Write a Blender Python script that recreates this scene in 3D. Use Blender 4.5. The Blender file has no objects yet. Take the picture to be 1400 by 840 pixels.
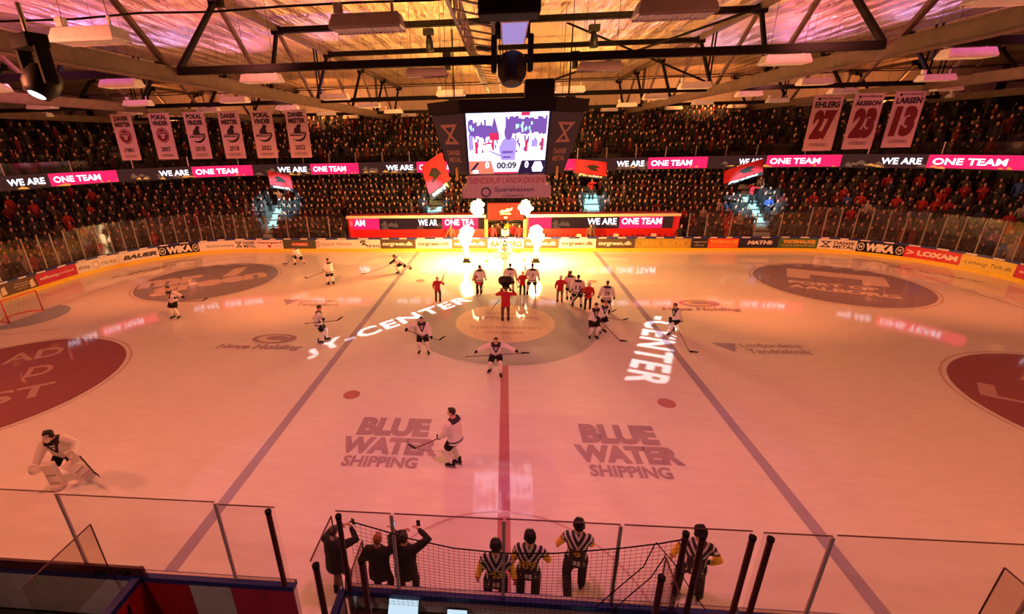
import bpy, bmesh, math, random
import numpy as np
from mathutils import Vector, Matrix
from mathutils.geometry import delaunay_2d_cdt
PI = math.pi
rnd = random.Random(7)
SC = bpy.context.scene
COL = SC.collection

# ---------------------------------------------------------------- camera
F, CX, CY, PITCH, YAW, ROLL = 608.58, 636.81, 420.48, .3595, -.0911, -.0225
CAM = Vector((-.0533, -20.4923, 8.5317))
def cam_axes():
    cy, sy, cp, sp = math.cos(YAW), math.sin(YAW), math.cos(PITCH), math.sin(PITCH)
    f = Vector((sy*cp, cy*cp, -sp)); r = Vector((cy, -sy, 0)); u = r.cross(f)
    c, s = math.cos(ROLL), math.sin(ROLL)
    return c*r+s*u, -s*r+c*u, f
CR, CU, CF = cam_axes()
cd = bpy.data.cameras.new('camera'); cam = bpy.data.objects.new('camera', cd); COL.objects.link(cam)
cd.sensor_width = 36; cd.lens = 36*F/1400; cd.shift_x = (700-CX)/1400; cd.shift_y = (CY-420)/1400
cd.clip_start = .1; cd.clip_end = 400
m3 = Matrix((CR, CU, -CF)).transposed(); cam.matrix_world = Matrix.Translation(CAM) @ m3.to_4x4()
SC.camera = cam
def at(px, py, **k):
    """world point where the view line of a photo pixel meets the plane X=, Y= or Z="""
    d = CR*((px-CX)/F) - CU*((py-CY)/F) + CF
    a, v = list(k.items())[0]; i = 'XYZ'.index(a)
    return CAM + d*((v-CAM[i])/d[i])
def ground(px, py): return at(px, py, Z=0)

# ---------------------------------------------------------------- world, exposure, lights
SC.view_settings.view_transform = 'Standard'; SC.view_settings.look = 'None'
SC.view_settings.exposure = 0.0; SC.view_settings.gamma = 1; SC.view_settings.use_curve_mapping = False
SC.cycles.use_denoising = True
SC.cycles.max_bounces = 8; SC.cycles.transparent_max_bounces = 24; SC.cycles.sample_clamp_indirect = 6
SC.cycles.caustics_reflective = False; SC.cycles.caustics_refractive = False
w = bpy.data.worlds.new('night'); SC.world = w; w.use_nodes = True
w.node_tree.nodes['Background'].inputs[0].default_value = (.30, .10, .07, 1)
w.node_tree.nodes['Background'].inputs[1].default_value = .02

def look(o, target):
    o.rotation_euler = (Vector(target)-o.location).to_track_quat('-Z', 'Y').to_euler()
def spot(name, loc, target, color, watts, deg, blend=1, radius=.25):
    l = bpy.data.lights.new(name, 'SPOT'); l.energy = watts; l.color = color; l.spot_size = math.radians(deg)
    l.spot_blend = blend; l.shadow_soft_size = radius
    o = bpy.data.objects.new(name, l); COL.objects.link(o); o.location = loc; look(o, target); return o
def point(name, loc, color, watts, radius):
    l = bpy.data.lights.new(name, 'POINT'); l.energy = watts; l.color = color; l.shadow_soft_size = radius
    o = bpy.data.objects.new(name, l); COL.objects.link(o); o.location = loc; return o
GOBO_W = 10000
ORANGE = (1, .25, .12); ROSE = (1, .17, .30)
# floods on the roof trusses washing the ice
FLOODS = [((-40, 3, 10.2), (-22, 2, 0), 5600), ((40, 3, 10.2), (22, 2, 0), 4500), ((-22, -12.5, 10.2), (-20, -6, 0), 3200), ((22, -12.5, 10.2), (20, -6, 0), 1750),
          ((-11, -13.0, 10.2), (-9, -3, 0), 1900), ((11, -13.0, 10.2), (9, -3, 0), 1900)]
for p, t, wt in FLOODS: spot('flood_light', p, t, ORANGE, wt, 165, .7, .5)
for sx in (-1, 1):   # beams thrown towards the far half of the ice
    spot('far_flood', (sx*10, -4, 10.2), (sx*15, 8, 0), (1, .23, .065), 6600, 78, 1, .3); spot('far_flood', (sx*24, -4, 10.2), (sx*24, 8, 0), (1, .24, .075), 4800, 72, 1, .3)
spot('rose_light', (0, -13.4, 9.6), (0, -8, 0), ROSE, 1700, 140, 1, .5)  # added pink spot that tints the near middle of the ice
for x in (-8, 7): spot('near_fill_light', (x, -26.5, 8.8), (x*.6, -15, .6), (1, .55, .45), 900, 60, 1, .4)  # added fill from behind the camera onto the near boards
# cold follow spots on the four aisles
AISLES = (-20.7, -6.3, 7.5, 20.6)
for ax in AISLES: spot('aisle_spot', (ax*.72, 9.6, 10.1), (ax*1.0, 19.3, 3.0 if abs(ax) > 9 else 3.4), (.52, .92, 1), 20000 if abs(ax) > 9 else 17000, 21 if abs(ax) > 9 else 14, .5, .05)
# added coloured spots tinting the roof foil and far wall, no fixtures built
for p, t, c, wt in [((-15, -8, 11.2), (-17, -4, 14.2), (1, .14, .60), 1050), ((15, -7, 11.2), (18, -3, 14.2), (1, .14, .50), 1050), ((-20, -2, 11.2), (-22, 3, 14.2), (1, .2, .35), 979), ((22, -2, 11.2), (24, 3, 14.2), (1, .16, .3), 909),
                    ((-8, -6, 11.2), (-9, -1, 14.2), (1, .25, .18), 1050), ((9, -6, 11.2), (10, -1, 14.2), (1, .25, .20), 1050),
                    ((-13, 7, 11.2), (-14, 12, 14.2), (1, .28, .25), 840), ((14, 7, 11.2), (15, 12, 14.2), (1, .30, .25), 840),
                    ((-4, 1, 11.2), (-4, 5, 14.2), (1, .45, .10), 1819), ((5, 1, 11.2), (5, 5, 14.2), (1, .45, .10), 1819), ((-5, 13, 11.2), (-5, 18, 14.2), (1, .42, .08), 1819), ((6, 13, 11.2), (6, 18, 14.2), (1, .42, .08), 1819),
                    ((0, 23.5, 11.7), (0, 31, 12.9), (1, .36, .07), 2600), ((-18, 23.5, 11.7), (-18, 31, 12.9), (1, .34, .08), 2400), ((18, 23.5, 11.7), (18, 31, 12.9), (1, .34, .08), 2400), ((-34, 23.5, 11.7), (-34, 31, 12.9), (1, .3, .08), 1600), ((34, 23.5, 11.7), (34, 31, 12.9), (1, .3, .08), 1600)]:
    spot('roof_fill_light', p, t, c, wt, 140, 1, .2)

for t, c, wt in [((-21.3, 1.7), (.85, .28, .9), 825), ((-20, 5.8), (.6, .38, 1), 495), ((-17, 8.5), (.9, .3, .7), 495), ((-10.6, 6), (.85, .35, .8), 495), ((-16, 1.5), (1, .2, .2), 495), ((19.4, 12.5), (.8, .3, .8), 550), ((17.6, 8), (1, .18, .25), 715), ((15.5, 15), (.75, .45, .8), 495), ((22, 7), (.6, .38, 1), 495), ((6, 9), (.9, .35, .7), 330), ((-3.3, 5), (1, .5, .12), 495), ((-6, 10.7), (1, .46, .1), 330), ((6, 13), (1, .46, .1), 357), ((-3.5, 22), (1, .48, .08), 495), ((7, 24), (1, .48, .08), 495)]:
    p, t = (t[0], t[1]+4.5, 11.3), (t[0], t[1], 14.2)
    spot('roof_tint_light', p, t, c, wt, 75, .9, .05)  # added unseen spots that colour patches of the foil
# ---------------------------------------------------------------- materials
def mat(name, color=(.5, .5, .5), rough=.6, metal=0, emit=None, strength=1.0, vary=.08, scale=6, bump=0, spec=None):
    m = bpy.data.materials.new(name); m.use_nodes = True; nt = m.node_tree; b = nt.nodes['Principled BSDF']
    b.inputs['Roughness'].default_value = rough; b.inputs['Metallic'].default_value = metal
    if spec is not None: b.inputs['Specular IOR Level'].default_value = spec
    if emit:
        b.inputs['Base Color'].default_value = (0, 0, 0, 1); b.inputs['Emission Color'].default_value = (*emit, 1); b.inputs['Emission Strength'].default_value = strength
        b.inputs['Specular IOR Level'].default_value = .1
        return m
    n = nt.nodes.new('ShaderNodeTexNoise'); n.inputs['Scale'].default_value = scale; n.inputs['Detail'].default_value = 3
    tc = nt.nodes.new('ShaderNodeTexCoord'); nt.links.new(tc.outputs['Object'], n.inputs['Vector'])
    r = nt.nodes.new('ShaderNodeValToRGB')
    lo = [max(0, c*(1-vary)) for c in color]; hi = [min(1, c*(1+vary)) for c in color]
    r.color_ramp.elements[0].color = (*lo, 1); r.color_ramp.elements[1].color = (*hi, 1)
    r.color_ramp.elements[0].position = .3; r.color_ramp.elements[1].position = .7
    nt.links.new(n.outputs['Fac'], r.inputs['Fac']); nt.links.new(r.outputs['Color'], b.inputs['Base Color'])
    if bump:
        bp = nt.nodes.new('ShaderNodeBump'); bp.inputs['Strength'].default_value = bump; bp.inputs['Distance'].default_value = .02
        nt.links.new(n.outputs['Fac'], bp.inputs['Height']); nt.links.new(bp.outputs['Normal'], b.inputs['Normal'])
    return m
def ice_mat(name, color, rough=.05):
    m = bpy.data.materials.new(name); m.use_nodes = True; nt = m.node_tree; b = nt.nodes['Principled BSDF']; L = nt.links
    tc = nt.nodes.new('ShaderNodeTexCoord'); mp = nt.nodes.new('ShaderNodeMapping'); L.new(tc.outputs['Object'], mp.inputs['Vector'])
    mp.inputs['Scale'].default_value = (.6, 2.2, 1); mp.inputs['Rotation'].default_value = (0, 0, .5)
    n = nt.nodes.new('ShaderNodeTexNoise'); n.inputs['Scale'].default_value = 2.0; n.inputs['Detail'].default_value = 7; n.inputs['Roughness'].default_value = .7
    L.new(mp.outputs['Vector'], n.inputs['Vector'])
    r = nt.nodes.new('ShaderNodeValToRGB'); r.color_ramp.elements[0].color = (*[c*.9 for c in color], 1); r.color_ramp.elements[1].color = (*color, 1)
    r.color_ramp.elements[0].position = .3; r.color_ramp.elements[1].position = .65
    L.new(n.outputs['Fac'], r.inputs['Fac']); L.new(r.outputs['Color'], b.inputs['Base Color'])
    mr = nt.nodes.new('ShaderNodeMapRange'); mr.inputs['To Min'].default_value = rough*.8; mr.inputs['To Max'].default_value = rough*1.35
    L.new(n.outputs['Fac'], mr.inputs['Value']); L.new(mr.outputs['Result'], b.inputs['Roughness'])
    n2 = nt.nodes.new('ShaderNodeTexNoise'); n2.inputs['Scale'].default_value = 9; n2.inputs['Detail'].default_value = 4; L.new(mp.outputs['Vector'], n2.inputs['Vector'])
    bp = nt.nodes.new('ShaderNodeBump'); bp.inputs['Strength'].default_value = .025; bp.inputs['Distance'].default_value = .01
    L.new(n2.outputs['Fac'], bp.inputs['Height']); L.new(bp.outputs['Normal'], b.inputs['Normal'])
    return m
def glass_mat(name, tint, gloss=.05):
    m = bpy.data.materials.new(name); m.use_nodes = True; nt = m.node_tree; nt.nodes.clear(); L = nt.links
    o = nt.nodes.new('ShaderNodeOutputMaterial'); mx = nt.nodes.new('ShaderNodeMixShader'); t = nt.nodes.new('ShaderNodeBsdfTransparent'); g = nt.nodes.new('ShaderNodeBsdfGlossy')
    t.inputs[0].default_value = (*tint, 1); g.inputs['Roughness'].default_value = .06
    fw = nt.nodes.new('ShaderNodeLayerWeight'); fw.inputs[0].default_value = .5; fr = nt.nodes.new('ShaderNodeMath'); fr.operation = 'POWER'; fr.inputs[1].default_value = 4; L.new(fw.outputs['Facing'], fr.inputs[0])
    mm = nt.nodes.new('ShaderNodeMath'); mm.operation = 'MULTIPLY_ADD'; mm.inputs[1].default_value = .35; mm.inputs[2].default_value = gloss*.25
    L.new(fr.outputs[0], mm.inputs[0]); L.new(mm.outputs[0], mx.inputs[0]); L.new(t.outputs[0], mx.inputs[1]); L.new(g.outputs[0], mx.inputs[2]); L.new(mx.outputs[0], o.inputs[0])
    return m
def flame_mat():
    m = bpy.data.materials.new('flame'); m.use_nodes = True; nt = m.node_tree; nt.nodes.clear(); L = nt.links
    o = nt.nodes.new('ShaderNodeOutputMaterial'); a = nt.nodes.new('ShaderNodeAddShader'); t = nt.nodes.new('ShaderNodeBsdfTransparent'); e = nt.nodes.new('ShaderNodeEmission')
    lw = nt.nodes.new('ShaderNodeLayerWeight'); lw.inputs[0].default_value = .35
    r = nt.nodes.new('ShaderNodeValToRGB'); r.color_ramp.elements[0].color = (1, .82, .45, 1); r.color_ramp.elements[1].color = (1, .38, .04, 1)
    mr = nt.nodes.new('ShaderNodeMapRange'); mr.inputs['To Min'].default_value = 9.0; mr.inputs['To Max'].default_value = .25
    L.new(lw.outputs['Facing'], r.inputs[0]); L.new(lw.outputs['Facing'], mr.inputs['Value'])
    L.new(r.outputs[0], e.inputs[0]); L.new(mr.outputs[0], e.inputs[1]); L.new(t.outputs[0], a.inputs[0]); L.new(e.outputs[0], a.inputs[1]); L.new(a.outputs[0], o.inputs[0])
    return m
def foil_mat():
    m = bpy.data.materials.new('roof_foil'); m.use_nodes = True; nt = m.node_tree; b = nt.nodes['Principled BSDF']; L = nt.links
    b.inputs['Base Color'].default_value = (.84, .62, .48, 1); b.inputs['Metallic'].default_value = .55; b.inputs['Roughness'].default_value = .36
    tc = nt.nodes.new('ShaderNodeTexCoord'); mp = nt.nodes.new('ShaderNodeMapping'); mp.inputs['Scale'].default_value = (.9, .22, 1); mp.inputs['Rotation'].default_value = (0, 0, .5)
    L.new(tc.outputs['Object'], mp.inputs['Vector'])
    n = nt.nodes.new('ShaderNodeTexNoise'); n.inputs['Scale'].default_value = 3.2; n.inputs['Detail'].default_value = 4; n.inputs['Distortion'].default_value = .6; L.new(mp.outputs['Vector'], n.inputs['Vector'])
    wv = nt.nodes.new('ShaderNodeTexWave'); wv.bands_direction = 'X'; wv.inputs['Scale'].default_value = .28; wv.inputs['Distortion'].default_value = .4; L.new(tc.outputs['Object'], wv.inputs['Vector'])
    ad = nt.nodes.new('ShaderNodeMath'); ad.operation = 'MULTIPLY_ADD'; ad.inputs[1].default_value = .35; L.new(wv.outputs['Fac'], ad.inputs[0]); L.new(n.outputs['Fac'], ad.inputs[2])
    bp = nt.nodes.new('ShaderNodeBump'); bp.inputs['Strength'].default_value = 1.0; bp.inputs['Distance'].default_value = .5
    L.new(ad.outputs[0], bp.inputs['Height']); L.new(bp.outputs['Normal'], b.inputs['Normal'])
    return m
def jacket_mat(name, per_island):
    m = bpy.data.materials.new(name); m.use_nodes = True; nt = m.node_tree; b = nt.nodes['Principled BSDF']; b.inputs['Roughness'].default_value = .8
    if per_island:
        g = nt.nodes.new('ShaderNodeNewGeometry'); r = nt.nodes.new('ShaderNodeValToRGB'); r.color_ramp.interpolation = 'CONSTANT'
        pal = [(.004, .0035, .004), (.008, .007, .008), (.005, .006, .011), (.10, .006, .010), (.014, .010, .008), (.006, .006, .007), (.11, .09, .085), (.005, .005, .006), (.03, .022, .016), (.008, .011, .026), (.007, .006, .007), (.13, .013, .013), (.028, .025, .025)]
        cut = [0, .2, .32, .42, .52, .58, .68, .72, .78, .83, .87, .93, .96]
        el = r.color_ramp.elements; el[0].color = (*pal[0], 1); el[0].position = 0; el[1].color = (*pal[1], 1); el[1].position = cut[1]
        for c, p in zip(pal[2:], cut[2:]):
            e = el.new(p); e.color = (*c, 1)
        nt.links.new(g.outputs['Random Per Island'], r.inputs[0]); nt.links.new(r.outputs[0], b.inputs['Base Color'])
    else:
        oi = nt.nodes.new('ShaderNodeObjectInfo'); nt.links.new(oi.outputs['Color'], b.inputs['Base Color'])
    return m
def torso_mat(name, build):
    """jersey cloth coloured by the 'torso' attribute: x across the body, y up the spine from the hips, z towards the chest"""
    m = bpy.data.materials.new(name); m.use_nodes = True; nt = m.node_tree; b = nt.nodes['Principled BSDF']; b.inputs['Roughness'].default_value = .75
    a = nt.nodes.new('ShaderNodeAttribute'); a.attribute_name = 'torso'; s = nt.nodes.new('ShaderNodeSeparateXYZ'); nt.links.new(a.outputs['Vector'], s.inputs[0])
    def M(op, x, y=0., z=0.):
        n = nt.nodes.new('ShaderNodeMath'); n.operation = op
        for i, v in enumerate((x, y, z)):
            if isinstance(v, (int, float)): n.inputs[i].default_value = v
            else: nt.links.new(v, n.inputs[i])
        return n.outputs[0]
    def mix(f, c0, c1):
        n = nt.nodes.new('ShaderNodeMix'); n.data_type = 'RGBA'; nt.links.new(f, n.inputs['Factor'])
        for i, c in ((6, c0), (7, c1)):
            if isinstance(c, tuple): n.inputs[i].default_value = (*c, 1)
            else: nt.links.new(c, n.inputs[i])
        return n.outputs[2]
    out = build(M, mix, s.outputs[0], s.outputs[1], s.outputs[2]); nt.links.new(out, b.inputs['Base Color'])
    return m
DARK = (.02, .018, .03); WHITE = (.78, .74, .74)
def player_cols(M, mix, x, y, z):
    ax = M('ABSOLUTE', x)
    d = M('ABSOLUTE', M('SUBTRACT', ax, M('MULTIPLY', M('SUBTRACT', y, .20), .40)))          # V on the chest
    v = M('MULTIPLY', M('MULTIPLY', M('LESS_THAN', d, .034), M('GREATER_THAN', y, .16)), M('GREATER_THAN', z, 0.))
    yoke = M('MULTIPLY', M('GREATER_THAN', y, .455), M('LESS_THAN', ax, .17))
    hem = M('LESS_THAN', M('ABSOLUTE', M('SUBTRACT', y, -.06)), .022)
    tie = M('MULTIPLY', M('MULTIPLY', M('LESS_THAN', ax, .05), M('LESS_THAN', M('ABSOLUTE', M('SUBTRACT', y, .40)), .016)), M('GREATER_THAN', z, 0.))
    f = M('MAXIMUM', M('MAXIMUM', v, M('MULTIPLY', yoke, M('GREATER_THAN', M('ABSOLUTE', z), .0))), M('MAXIMUM', tie, hem))
    return mix(f, WHITE, DARK)
def ref_cols(M, mix, x, y, z):
    ax = M('ABSOLUTE', x)
    up = M('MULTIPLY', M('MAXIMUM', M('SUBTRACT', y, .16), 0.), .62)
    c = M('FRACT', M('MULTIPLY', M('ADD', M('SUBTRACT', ax, up), 1.0), 8.5))
    st = M('GREATER_THAN', c, .58)
    patch = M('MULTIPLY', M('MULTIPLY', M('LESS_THAN', ax, .15), M('GREATER_THAN', y, .02)), M('LESS_THAN', y, .27))
    st = M('MULTIPLY', st, M('SUBTRACT', 1., patch))
    base = mix(st, DARK, (.72, .66, .66))
    sl = M('GREATER_THAN', ax, .255)
    ylow = M('LESS_THAN', y, .36)
    s2 = mix(M('LESS_THAN', y, .0), (.92, .60, .05), (.45, .03, .03))
    band = mix(M('GREATER_THAN', M('FRACT', M('MULTIPLY', y, 9.)), .5), DARK, (.72, .66, .66))
    slv = mix(ylow, band, s2)
    return mix(sl, base, slv)

M = {}
def mk(key, *a, **k): M[key] = mat(key, *a, **k)
mk('board_white', (.80, .78, .76), .35); mk('board_back', (.62, .58, .57), .5); mk('kick_yellow', (.85, .62, .05), .35); mk('rail_blue', (.02, .035, .22), .4)
mk('black', (.006, .006, .007), .5, spec=.2); mk('soft_black', (.011, .010, .011), .8, spec=.2); mk('steel', (.55, .52, .50), .35, .8); mk('post_dark', (.10, .02, .025), .5)
mk('red', (.62, .02, .02), .45); mk('deep_red', (.45, .012, .02), .45); mk('loxam_red', (.65, .03, .05), .4); mk('pink_red', (.55, .03, .09), .4); mk('orange_red', (.75, .10, .04), .4)
mk('green', (.06, .16, .07), .4); mk('green_dark', (.08, .10, .06), .4); mk('brown_board', (.12, .07, .05), .4); mk('mr_dark', (.10, .065, .04), .4); mk('navy', (.02, .02, .05), .4)
mk('yellow', (.80, .62, .10), .4); mk('olive_yellow', (.45, .33, .05), .4); mk('gold', (.80, .50, .06), .4); mk('cream', (.80, .70, .50), .4); mk('ink', (.03, .025, .03), .5); mk('ink_red', (.35, .02, .04), .5); mk('white', (.82, .80, .78), .4); mk('grey', (.30, .28, .28), .5)
mk('concrete', (.10, .09, .09), .85, bump=.3); mk('aisle_paint', (.45, .66, .62), .7); mk('wall_dark', (.035, .03, .032), .9); mk('wall_steel', (.62, .50, .42), .5)
mk('wood', (.125, .075, .062), .55, scale=3, vary=.25); mk('dark_steel', (.010, .008, .008), .7, spec=.08); mk('lamp_white', (.82, .76, .80), .5); mk('lamp_louvre', (.66, .60, .63), .5)
mk('banner', (.54, .40, .44), .8); mk('banner_red', (.13, .004, .012), .8); mk('banner_ink', (.012, .006, .012), .8); mk('sign_pink', (.60, .42, .45), .6); mk('sign_grey', (.48, .37, .40), .6); mk('cube_dark', (.035, .045, .09), .6); mk('cube_mark', (.40, .26, .20), .6); mk('hair_dark', (.03, .018, .012), .7); mk('hair_grey', (.30, .26, .24), .7); mk('hair_red', (.38, .14, .05), .7)
mk('skin', (.62, .34, .25), .55, scale=20); mk('lip', (.35, .10, .09), .5); mk('eye', (.02, .015, .015), .3)
mk('cloth_black', (.014, .012, .014), .85); mk('cloth_red', (.50, .015, .03), .8); mk('cloth_brown', (.14, .07, .05), .85); mk('cloth_grey', (.20, .18, .18), .85); mk('cloth_white', (.76, .72, .72), .75); mk('cloth_blue', (.03, .08, .35), .8); mk('cloth_yellow', (.75, .50, .03), .8)
mk('pad_white', (.80, .74, .72), .55, bump=.2); mk('stick', (.10, .03, .03), .45); mk('net_white', (.55, .5, .5), .8); mk('goal_red', (.60, .03, .03), .4); mk('desk', (.10, .06, .05), .5); mk('paper', (.75, .72, .7), .8); mk('seat', (.07, .06, .06), .7)
mk('crowd_skin', (.52, .27, .19), .6, vary=.3); mk('crowd_hair', (.04, .025, .02), .8, vary=.6, scale=.7); mk('crowd_trousers', (.01, .01, .014), .9)
M['ice'] = ice_mat('ice', (.84, .84, .85)); M['ice_blue'] = ice_mat('ice_blue', (.42, .40, .58)); M['ice_circle'] = ice_mat('ice_circle', (.50, .56, .56)); M['ice_inner'] = ice_mat('ice_inner', (.84, .74, .58)); M['ice_red'] = ice_mat('ice_red', (.52, .22, .26)); M['ice_red_disc'] = ice_mat('ice_red_disc', (.34, .13, .17)); M['ice_red_pale'] = ice_mat('ice_red_pale', (.66, .52, .54)); M['ice_grey'] = ice_mat('ice_grey', (.33, .32, .40)); M['ice_disc'] = ice_mat('ice_disc', (.34, .28, .38)); M['ice_crease'] = ice_mat('ice_crease', (.36, .45, .60)); M['ice_text'] = ice_mat('ice_text', (.44, .34, .44)); M['ice_text_pale'] = ice_mat('ice_text_pale', (.76, .66, .66)); M['ice_faint'] = ice_mat('ice_faint', (.60, .46, .40)); M['ice_red_text'] = ice_mat('ice_red_text', (.56, .38, .40)); M['ice_line'] = ice_mat('ice_line', (.42, .30, .36))
M['glass'] = glass_mat('rink_glass', (.96, .95, .955)); M['far_glass'] = glass_mat('far_glass', (.95, .93, .91), .3); M['plexi'] = glass_mat('plexi', (.86, .83, .78), .12)
M['flame'] = flame_mat(); M['foil'] = foil_mat(); M['jacket'] = jacket_mat('jacket', False); M['crowd_jacket'] = jacket_mat('crowd_jacket', True)
M['jersey'] = torso_mat('player_jersey', player_cols); M['ref_jersey'] = torso_mat('referee_jersey', ref_cols)
def em(key, c, s): M[key] = mat(key, emit=c, strength=s)
em('led_dark', (.05, .016, .014), 1); em('led_pink', (1, .012, .085), 1.7); em('led_white', (.90, .86, 1), 2.2); em('led_orange', (1, .35, .06), .9); em('led_brown', (.22, .09, .05), .9); em('led_violet', (.55, .42, 1), 1.6)
em('screen_white', (.90, .74, 1), 3.4); em('strip_white', (.95, .88, 1), 1.25); em('screen_purple', (.20, .09, .42), 1.2); em('screen_mid', (.42, .30, .85), 1.3); em('screen_red', (.8, .03, .12), 1.1); em('screen_cyan', (.45, .9, 1), 1.6); em('score_salmon', (1, .22, .14), 1.1); em('score_dark', (.03, .012, .05), 1.); em('score_ink', (.03, .02, .06), 1)
em('monitor', (.62, .80, .95), 1.0); em('monitor_green', (.3, .7, .1), .8); em('monitor_red', (.9, .2, .1), .8); em('lens', (.75, .95, 1), 9); em('red_glow', (1, .045, .015), 1.0); em('strip_warm', (1, .62, .30), 1.3); em('lavender', (.50, .34, .80), .8)

# ---------------------------------------------------------------- mesh helpers
class MB:
    def __init__(s): s.v = []; s.f = []; s.m = []
    def add(s, vs, fs, m=0):
        o = len(s.v); s.v += [tuple(v) for v in vs]; s.f += [tuple(i+o for i in f) for f in fs]; s.m += [m]*len(fs); return s
    def box(s, c, d, R=None, m=0):
        c = Vector(c); h = Vector(d)/2
        vs = [Vector((x*h.x, y*h.y, z*h.z)) for x in (-1, 1) for y in (-1, 1) for z in (-1, 1)]
        vs = [c+(R @ v if R else v) for v in vs]
        return s.add(vs, [(0, 1, 3, 2), (4, 6, 7, 5), (0, 4, 5, 1), (2, 3, 7, 6), (0, 2, 6, 4), (1, 5, 7, 3)], m)
    def beam(s, a, b, w, h, m=0, up=(0, 0, 1)):
        a = Vector(a); b = Vector(b); d = (b-a); L = d.length; d.normalize(); u = Vector(up)
        if abs(d.dot(u)) > .98: u = Vector((0, 1, 0))
        r = d.cross(u).normalized(); u = r.cross(d)
        return s.box((a+b)/2, (w, L, h), Matrix((r, d, u)).transposed(), m)
    def loft(s, rings, m=0, cap=True):
        n = len(rings[0]); vs = [v for r in rings for v in r]; fs = []
        for i in range(len(rings)-1):
            for j in range(n): fs.append((i*n+j, i*n+(j+1) % n, (i+1)*n+(j+1) % n, (i+1)*n+j))
        if cap: fs += [tuple(range(n-1, -1, -1)), tuple((len(rings)-1)*n+j for j in range(n))]
        return s.add(vs, fs, m)
    def tube(s, pts, r, n=8, m=0, round_caps=False):
        pts = [Vector(p) for p in pts]; rr = r if isinstance(r, (list, tuple)) else [r]*len(pts)
        if round_caps:
            d0 = (pts[0]-pts[1]).normalized(); d1 = (pts[-1]-pts[-2]).normalized()
            pts = [pts[0]+d0*rr[0]*.9, pts[0]+d0*rr[0]*.55]+pts+[pts[-1]+d1*rr[-1]*.55, pts[-1]+d1*rr[-1]*.9]
            rr = [rr[0]*.3, rr[0]*.8]+list(rr)+[rr[-1]*.8, rr[-1]*.3]
        rings = []; ref = None
        for i, p in enumerate(pts):
            d = (pts[min(i+1, len(pts)-1)]-pts[max(i-1, 0)])
            if d.length < 1e-9: d = Vector((0, 0, 1))
            d.normalize()
            if ref is None: ref = Vector((0, 0, 1)) if abs(d.z) < .9 else Vector((0, 1, 0))
            u = (ref-d*ref.dot(d)).normalized(); ref = u; v = d.cross(u)
            rings.append([p+u*(rr[i]*math.cos(2*PI*k/n))+v*(rr[i]*math.sin(2*PI*k/n)) for k in range(n)])
        return s.loft(rings, m)
    def ball(s, c, r, n=10, m=0, R=None):
        c = Vector(c); r = Vector(r) if hasattr(r, '__len__') else Vector((r, r, r)); rings = []
        for i in range(1, n//2+1):
            a = PI*i/(n//2+1); ring = []
            for k in range(n):
                p = Vector((math.sin(a)*math.cos(2*PI*k/n)*r.x, math.sin(a)*math.sin(2*PI*k/n)*r.y, -math.cos(a)*r.z))
                ring.append(c+(R @ p if R else p))
            rings.append(ring)
        n0 = len(s.v); s.loft(rings, m, False)
        t = Vector((0, 0, r.z)); t = R @ t if R else t
        b = len(s.v); s.v += [tuple(c-t), tuple(c+t)]; last = n0+(len(rings)-1)*n
        for k in range(n): s.f += [(b, n0+(k+1) % n, n0+k), (b+1, last+k, last+(k+1) % n)]; s.m += [m, m]
        return s
    def prism(s, poly, fn, h, m=0):
        """outline poly of (u, v); fn(u, v, w) -> point; extruded from w=0 to w=h"""
        n = len(poly); a = [fn(u, v, 0) for u, v in poly]; b = [fn(u, v, h) for u, v in poly]
        return s.add(a+b, [tuple(range(n-1, -1, -1)), tuple(range(n, 2*n))]+[(i, (i+1) % n, n+(i+1) % n, n+i) for i in range(n)], m)
    def mesh(s, name, mats, smooth=False):
        me = bpy.data.meshes.new(name); me.from_pydata(s.v, [], s.f); 
        for mm in (mats if isinstance(mats, (list, tuple)) else [mats]): me.materials.append(M[mm] if isinstance(mm, str) else mm)
        me.polygons.foreach_set('material_index', s.m)
        if smooth: me.polygons.foreach_set('use_smooth', [True]*len(s.f))
        me.update(); return me
    def build(s, name, mats, parent=None, smooth=False, bevel=0, **k):
        o = link(name, s.mesh(name, mats, smooth), parent)
        if bevel:
            b = o.modifiers.new('bevel', 'BEVEL'); b.width = bevel; b.segments = 2; b.limit_method = 'ANGLE'
        if k: tag(o, **k)
        return o
def link(name, data, parent=None):
    o = bpy.data.objects.new(name, data); COL.objects.link(o)
    if parent: o.parent = parent
    return o
def tag(o, label=None, cat=None, group=None, kind=None):
    if label: o['label'] = label
    if cat: o['category'] = cat
    if group: o['group'] = group
    if kind: o['kind'] = kind
    return o
def empty(name, loc=(0, 0, 0), rz=0, **k):
    o = bpy.data.objects.new(name, None); COL.objects.link(o); o.location = loc; o.rotation_euler = (0, 0, rz); o.empty_display_size = .1
    return tag(o, **k)
def copy_tree(o, parent=None):
    c = o.copy(); COL.objects.link(c)
    if parent: c.parent = parent
    for ch in list(o.children): copy_tree(ch, c)
    return c
ORD = ['zeroth', 'first', 'second', 'third', 'fourth', 'fifth', 'sixth', 'seventh', 'eighth', 'ninth', 'tenth', 'eleventh', 'twelfth', 'thirteenth', 'fourteenth', 'fifteenth', 'sixteenth', 'seventeenth', 'eighteenth', 'nineteenth', 'twentieth']
def nth(n):
    if n <= 20: return ORD[n]
    t = ['', '', 'twenty', 'thirty', 'forty', 'fifty', 'sixty', 'seventy', 'eighty', 'ninety'][(n//10) % 10]
    return (t+'-'+ORD[n % 10]) if n % 10 else {20: 'twentieth', 30: 'thirtieth', 40: 'fortieth', 50: 'fiftieth', 60: 'sixtieth'}.get(n, str(n)+'th')

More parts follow.
